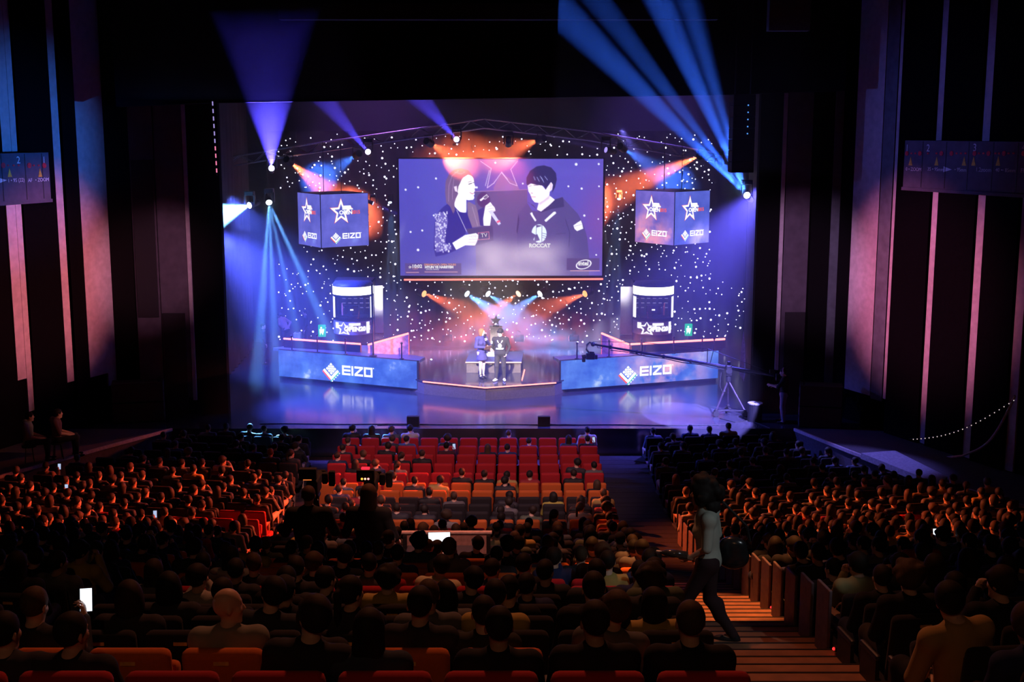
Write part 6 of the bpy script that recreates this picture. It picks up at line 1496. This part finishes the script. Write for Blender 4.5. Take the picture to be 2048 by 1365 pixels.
# control desk wall, laptop and its user
w0, w1 = atY(806, 1068, 17.75), atY(981, 1068, 17.75)
root = empty('desk_screen', (w0.x, 17.75, fl), 0, 'pale brown screen wall across the seats behind the lit laptop', 'partition')
MB().span((0, 0, 0), (w1.x-w0.x, .05, w0.z-fl)).build('board', [pm('hardboard', (.42, .22, .19), .8, .1)], root); MB().span((-.02, -.02, w0.z-fl), (w1.x-w0.x+.02, .07, w0.z-fl+.025)).build('top_edge', [pm('pale_edge', (.5, .35, .33), .6)], root)
for x in (0.03, w1.x-w0.x-.03): MB().span((x-.03, -.05, 0), (x+.03, 0, w0.z-fl-.02)).build('post', [BLACK], root)
for i, (u, vt, uw, lab) in enumerate(((842, 1052, 22, 'small pale box on the floor ahead of the screen wall'),)): pass
lp = atY(879, 1100, 16.25)
root = empty('folding_table', (lp.x, 16.2, fl-.25), 0, 'small dark table under the lit laptop', 'table'); th_ = lp.z-(fl-.25)-.02
fl2 = Fz(16.2); 
MB().rbox((0, 0, th_), (.9, .5, .03), .01).build('tabletop', [BLACK], root)
for x in (-.4, .4):
    for y in (-.2, .2): MB().cyl((x, y, 0), (x, y, th_-.02), .015, n=6).build('leg', [METAL], root)
LT = lp.z; lr = empty('laptop', (lp.x, 16.2, LT), R(3), 'open laptop with a bright white screen among the seats', 'laptop')
MB().rbox((0, -.03, .010), (.31, .22, .018), .006).build('keyboard_base', [pm('laptop_grey', (.5, .5, .55), .35, .6)], lr)
M = Matrix.Translation((0, .08, .02)) @ Matrix.Rotation(R(-12), 4, 'X'); sc_ = MB().rbox((0, .005, .105), (.31, .01, .21), .006, 0, M).build('laptop_lid', [pm('laptop_lid', (.03, .03, .03), .4)], lr)
MB().box((0, -.002, .107), (.292, .003, .192), 0, M).build('laptop_screen', [em('laptop_screen', (.93, .95, 1), 2.2, True)], lr)
ul = Vector((atY(849, 1095, 15.6).x, 15.55, Fz(15.6)-.15))
person('laptop_user', mod(SIT, chest=(.06, .04, .82), neck=(.10, .10, .96), head=(.13, .15, 1.10), shL=(-.11, .06, .93), shR=(.26, .08, .91), wrL=(-.02, .36, .68), wrR=(.22, .40, .70), elR=(.34, .22, .70), elL=(-.18, .2, .68)), ul, R(-14), 1.0, 'person in a cream shirt leaning towards the bright laptop', dict(body=TONE[0], shirt=(.55, .48, .36), trousers=BLK_, shoes=BLK_, hair=HAIRC[1]), .012, yaw=R(-15), long_sleeve=False)
root = empty('stool', (ul.x, ul.y-.06, ul.z), 0, 'dark stool under the person at the laptop', 'stool'); MB().cyl((0, 0, .36), (0, 0, .40), .17, n=16).build('seat', [MATTE], root)
for a_ in (45, 135, 225, 315): MB().cyl((.10*math.cos(R(a_)), .10*math.sin(R(a_)), .36), (.15*math.cos(R(a_)), .15*math.sin(R(a_)), 0), .013, n=6).build('leg', [METAL], root)
# --- woman walking down the aisle
wy = 10.75; wz = Fz(10.75)+.275; wx = atY(1417, 1100, wy).x; wr = R(76)
wh = atY(1412, 950, wy).z-wz; ws = wh/1.80
WJ = mod(STAND, chest=(0, .02, 1.26), neck=(0, .04, 1.45), head=(0, .08, 1.60), elL=(-.22, .00, 1.12), wrL=(-.18, .17, 1.00), elR=(.24, -.06, 1.13), wrR=(.22, .10, .95), knL=(-.09, .20, .52), anL=(-.09, .22, .10), knR=(.09, -.02, .50), anR=(.09, -.26, .14))
walk, WG = person('walker', WJ, (wx, wy, wz), wr, ws, 'woman with a mass of dark curls walking across the lit aisle steps', dict(body=(.38, .22, .15), shirt=(.40, .43, .37), trousers=(.03, .014, .018), shoes=BLK_, hair=(.010, .008, .008)), .0105, female=True, hair='curly', long_sleeve=False, build=1.06,
    hands={'L': dict(d=(.1, 1, .1), n=(1, 0, 0), curl=1.1), 'R': dict(d=(0, .4, -1), n=(-1, 0, 0), curl=.6)})
hb = [c for c in walk.children if c.name.startswith('hair')][0]
e = WG['_']; rr2 = random.Random(4); pr = [('e', e['hc']+e['u']*.04-e['f']*.03, (.15, .15, .15), e['E'], .03)]
for i in range(26):
    t, ph = rr2.uniform(0, 6.28), rr2.uniform(-.6, 1.3); c = e['hc']+e['u']*(.03+.15*math.sin(ph))+(e['f']*(.13*math.cos(t)-.05)+e['r']*.14*math.sin(t))*math.cos(ph); pr.append(('e', V3(c), (.05,)*3, I3, .02))
for i in range(8): pr.append(('e', V3(e['hc']-e['f']*(.10+.02*(i % 3))+e['r']*(.14*(i/7-.5))-e['u']*(.10+.03*(i % 2))), (.05,)*3, I3, .02))
v = Vox(pr, .0105, .02); n_ = nrm(e['f']*.9-e['u']*.3); v.cut(n_, n_.dot(e['hc'])+.065); P, Q = v.nets(); hb.data = np_mesh('curls', P, Q, [HAIRM])
def wl(p): return wpt((wx, wy, wz), wr, ws, p)
b0 = wl((.26, -.22, .95)); root = empty('shoulder_bag', b0, wr, 'black shiny shoulder bag hanging behind the walking woman', 'bag')
v = Vox([('e', V3((0, 0, -.04)), (.07, .15, .13), I3, .03), ('e', V3((0, 0, .07)), (.055, .12, .07), I3, .05)], .012, .03).nets(); link('bag_body', np_mesh('bag_body', v[0], v[1], [pm('bag_leather', (.015, .017, .02), .22)]), root)
sp_ = [Vector((-.02, .18, .10)), Vector((-.05, .20, .32)), Vector((-.07, .21, .50)), Vector((-.06, .12, .50)), Vector((.02, -.12, .24)), Vector((.02, -.15, .10))]
MB().tube(sp_, .013, 6).build('strap', [BLACK], root); MB().rbox((.10, 0, 0), (.012, .05, .03), .004).build('buckle', [SILVER], root)
b1 = wl((-.185, .27, 1.03)); root = empty('bottle', b1, wr, 'dark bottle with a shiny cap held out by the walking woman', 'bottle')
M = Matrix.Rotation(R(-88), 4, 'X'); MB().lathe([(0.001, -.08), (.034, -.08), (.036, .07), (.03, .11), (.014, .15), (.014, .17)], 14, 0, M).build('bottle_body', [pm('bottle_dark', (.05, .035, .03), .15)], root, True); MB().cyl((0, 0, .165), (0, 0, .20), .018, n=12, M=M).build('bottle_cap', [SILVER], root)
# --- rope and garland hanging down the right-hand wall
a0, n_ = wallpt(2043, 1, 600, .35); p0 = Vector((a0.x, a0.y, vz(2046, 792, a0))); p1_ = wallpt(1945, 1, 600, .35)[0]; p1 = Vector((p1_.x, p1_.y, vz(1950, 912, p1_))); p2_ = wallpt(1850, 1, 600, .35)[0]; p2 = Vector((p2_.x, p2_.y, vz(1862, 912, p2_)))
pts = [p0.lerp(p1, t/12)+Vector((0, 0, -.55*math.sin(math.pi*t/12)*(1-t/24))) for t in range(13)]+[p1.lerp(p2, t/8)+Vector((0, 0, -.05*math.sin(math.pi*t/8))) for t in range(1, 9)]
MB().tube(pts, .03, 6).build('rope', [pm('pale_rope', (.45, .38, .38), .8)], None, label='pale rope drooping along the right-hand wall boards', cat='rope')
q0, q1 = p0+Vector((-.1, -.2, -.05)), Vector((p2.x-.2, p2.y, p2.z+.45)); root = empty('light_garland', q0, 0, 'thin broken string of small lights sloping down the right-hand wall', 'light string')
MB().tube([(q1-q0)*(t/20)+Vector((0, 0, -.25*math.sin(math.pi*t/20))) for t in range(21)], .008, 5).build('wire', [BLACK], root)
g = MB()
for t in range(24):
    c = (q1-q0)*(t/24)+Vector((0, 0, -.25*math.sin(math.pi*t/24)-.02)); g.sphere(c, .014, 3)
g.build('bulbs', [em('tiny_bulb', (1, .8, .75), .8)], root)
# long drape hanging beside the crane on the stage
d0 = atY(1487, 660, 38); d1 = atY(1484, 764, 38); root = empty('hanging_cloth', (d1.x, 38, d1.z), 0, 'narrow pale cloth hanging beside the crane pivot', 'cloth')
hh = d0.z-d1.z; MB().add([(-.10, 0, .25), (.06, .03, 0), (.10, 0, .3), (.06, .02, hh*.7), (.0, 0, hh), (-.06, .02, hh*.6)], [(0, 1, 2, 3, 4, 5)]).build('cloth', [pm('pale_cloth', (.5, .46, .5), .9)], root)
MB().cyl((0, 0, hh), (0, 0, 15-d1.z), .006, n=4).build('line', [METAL], root)
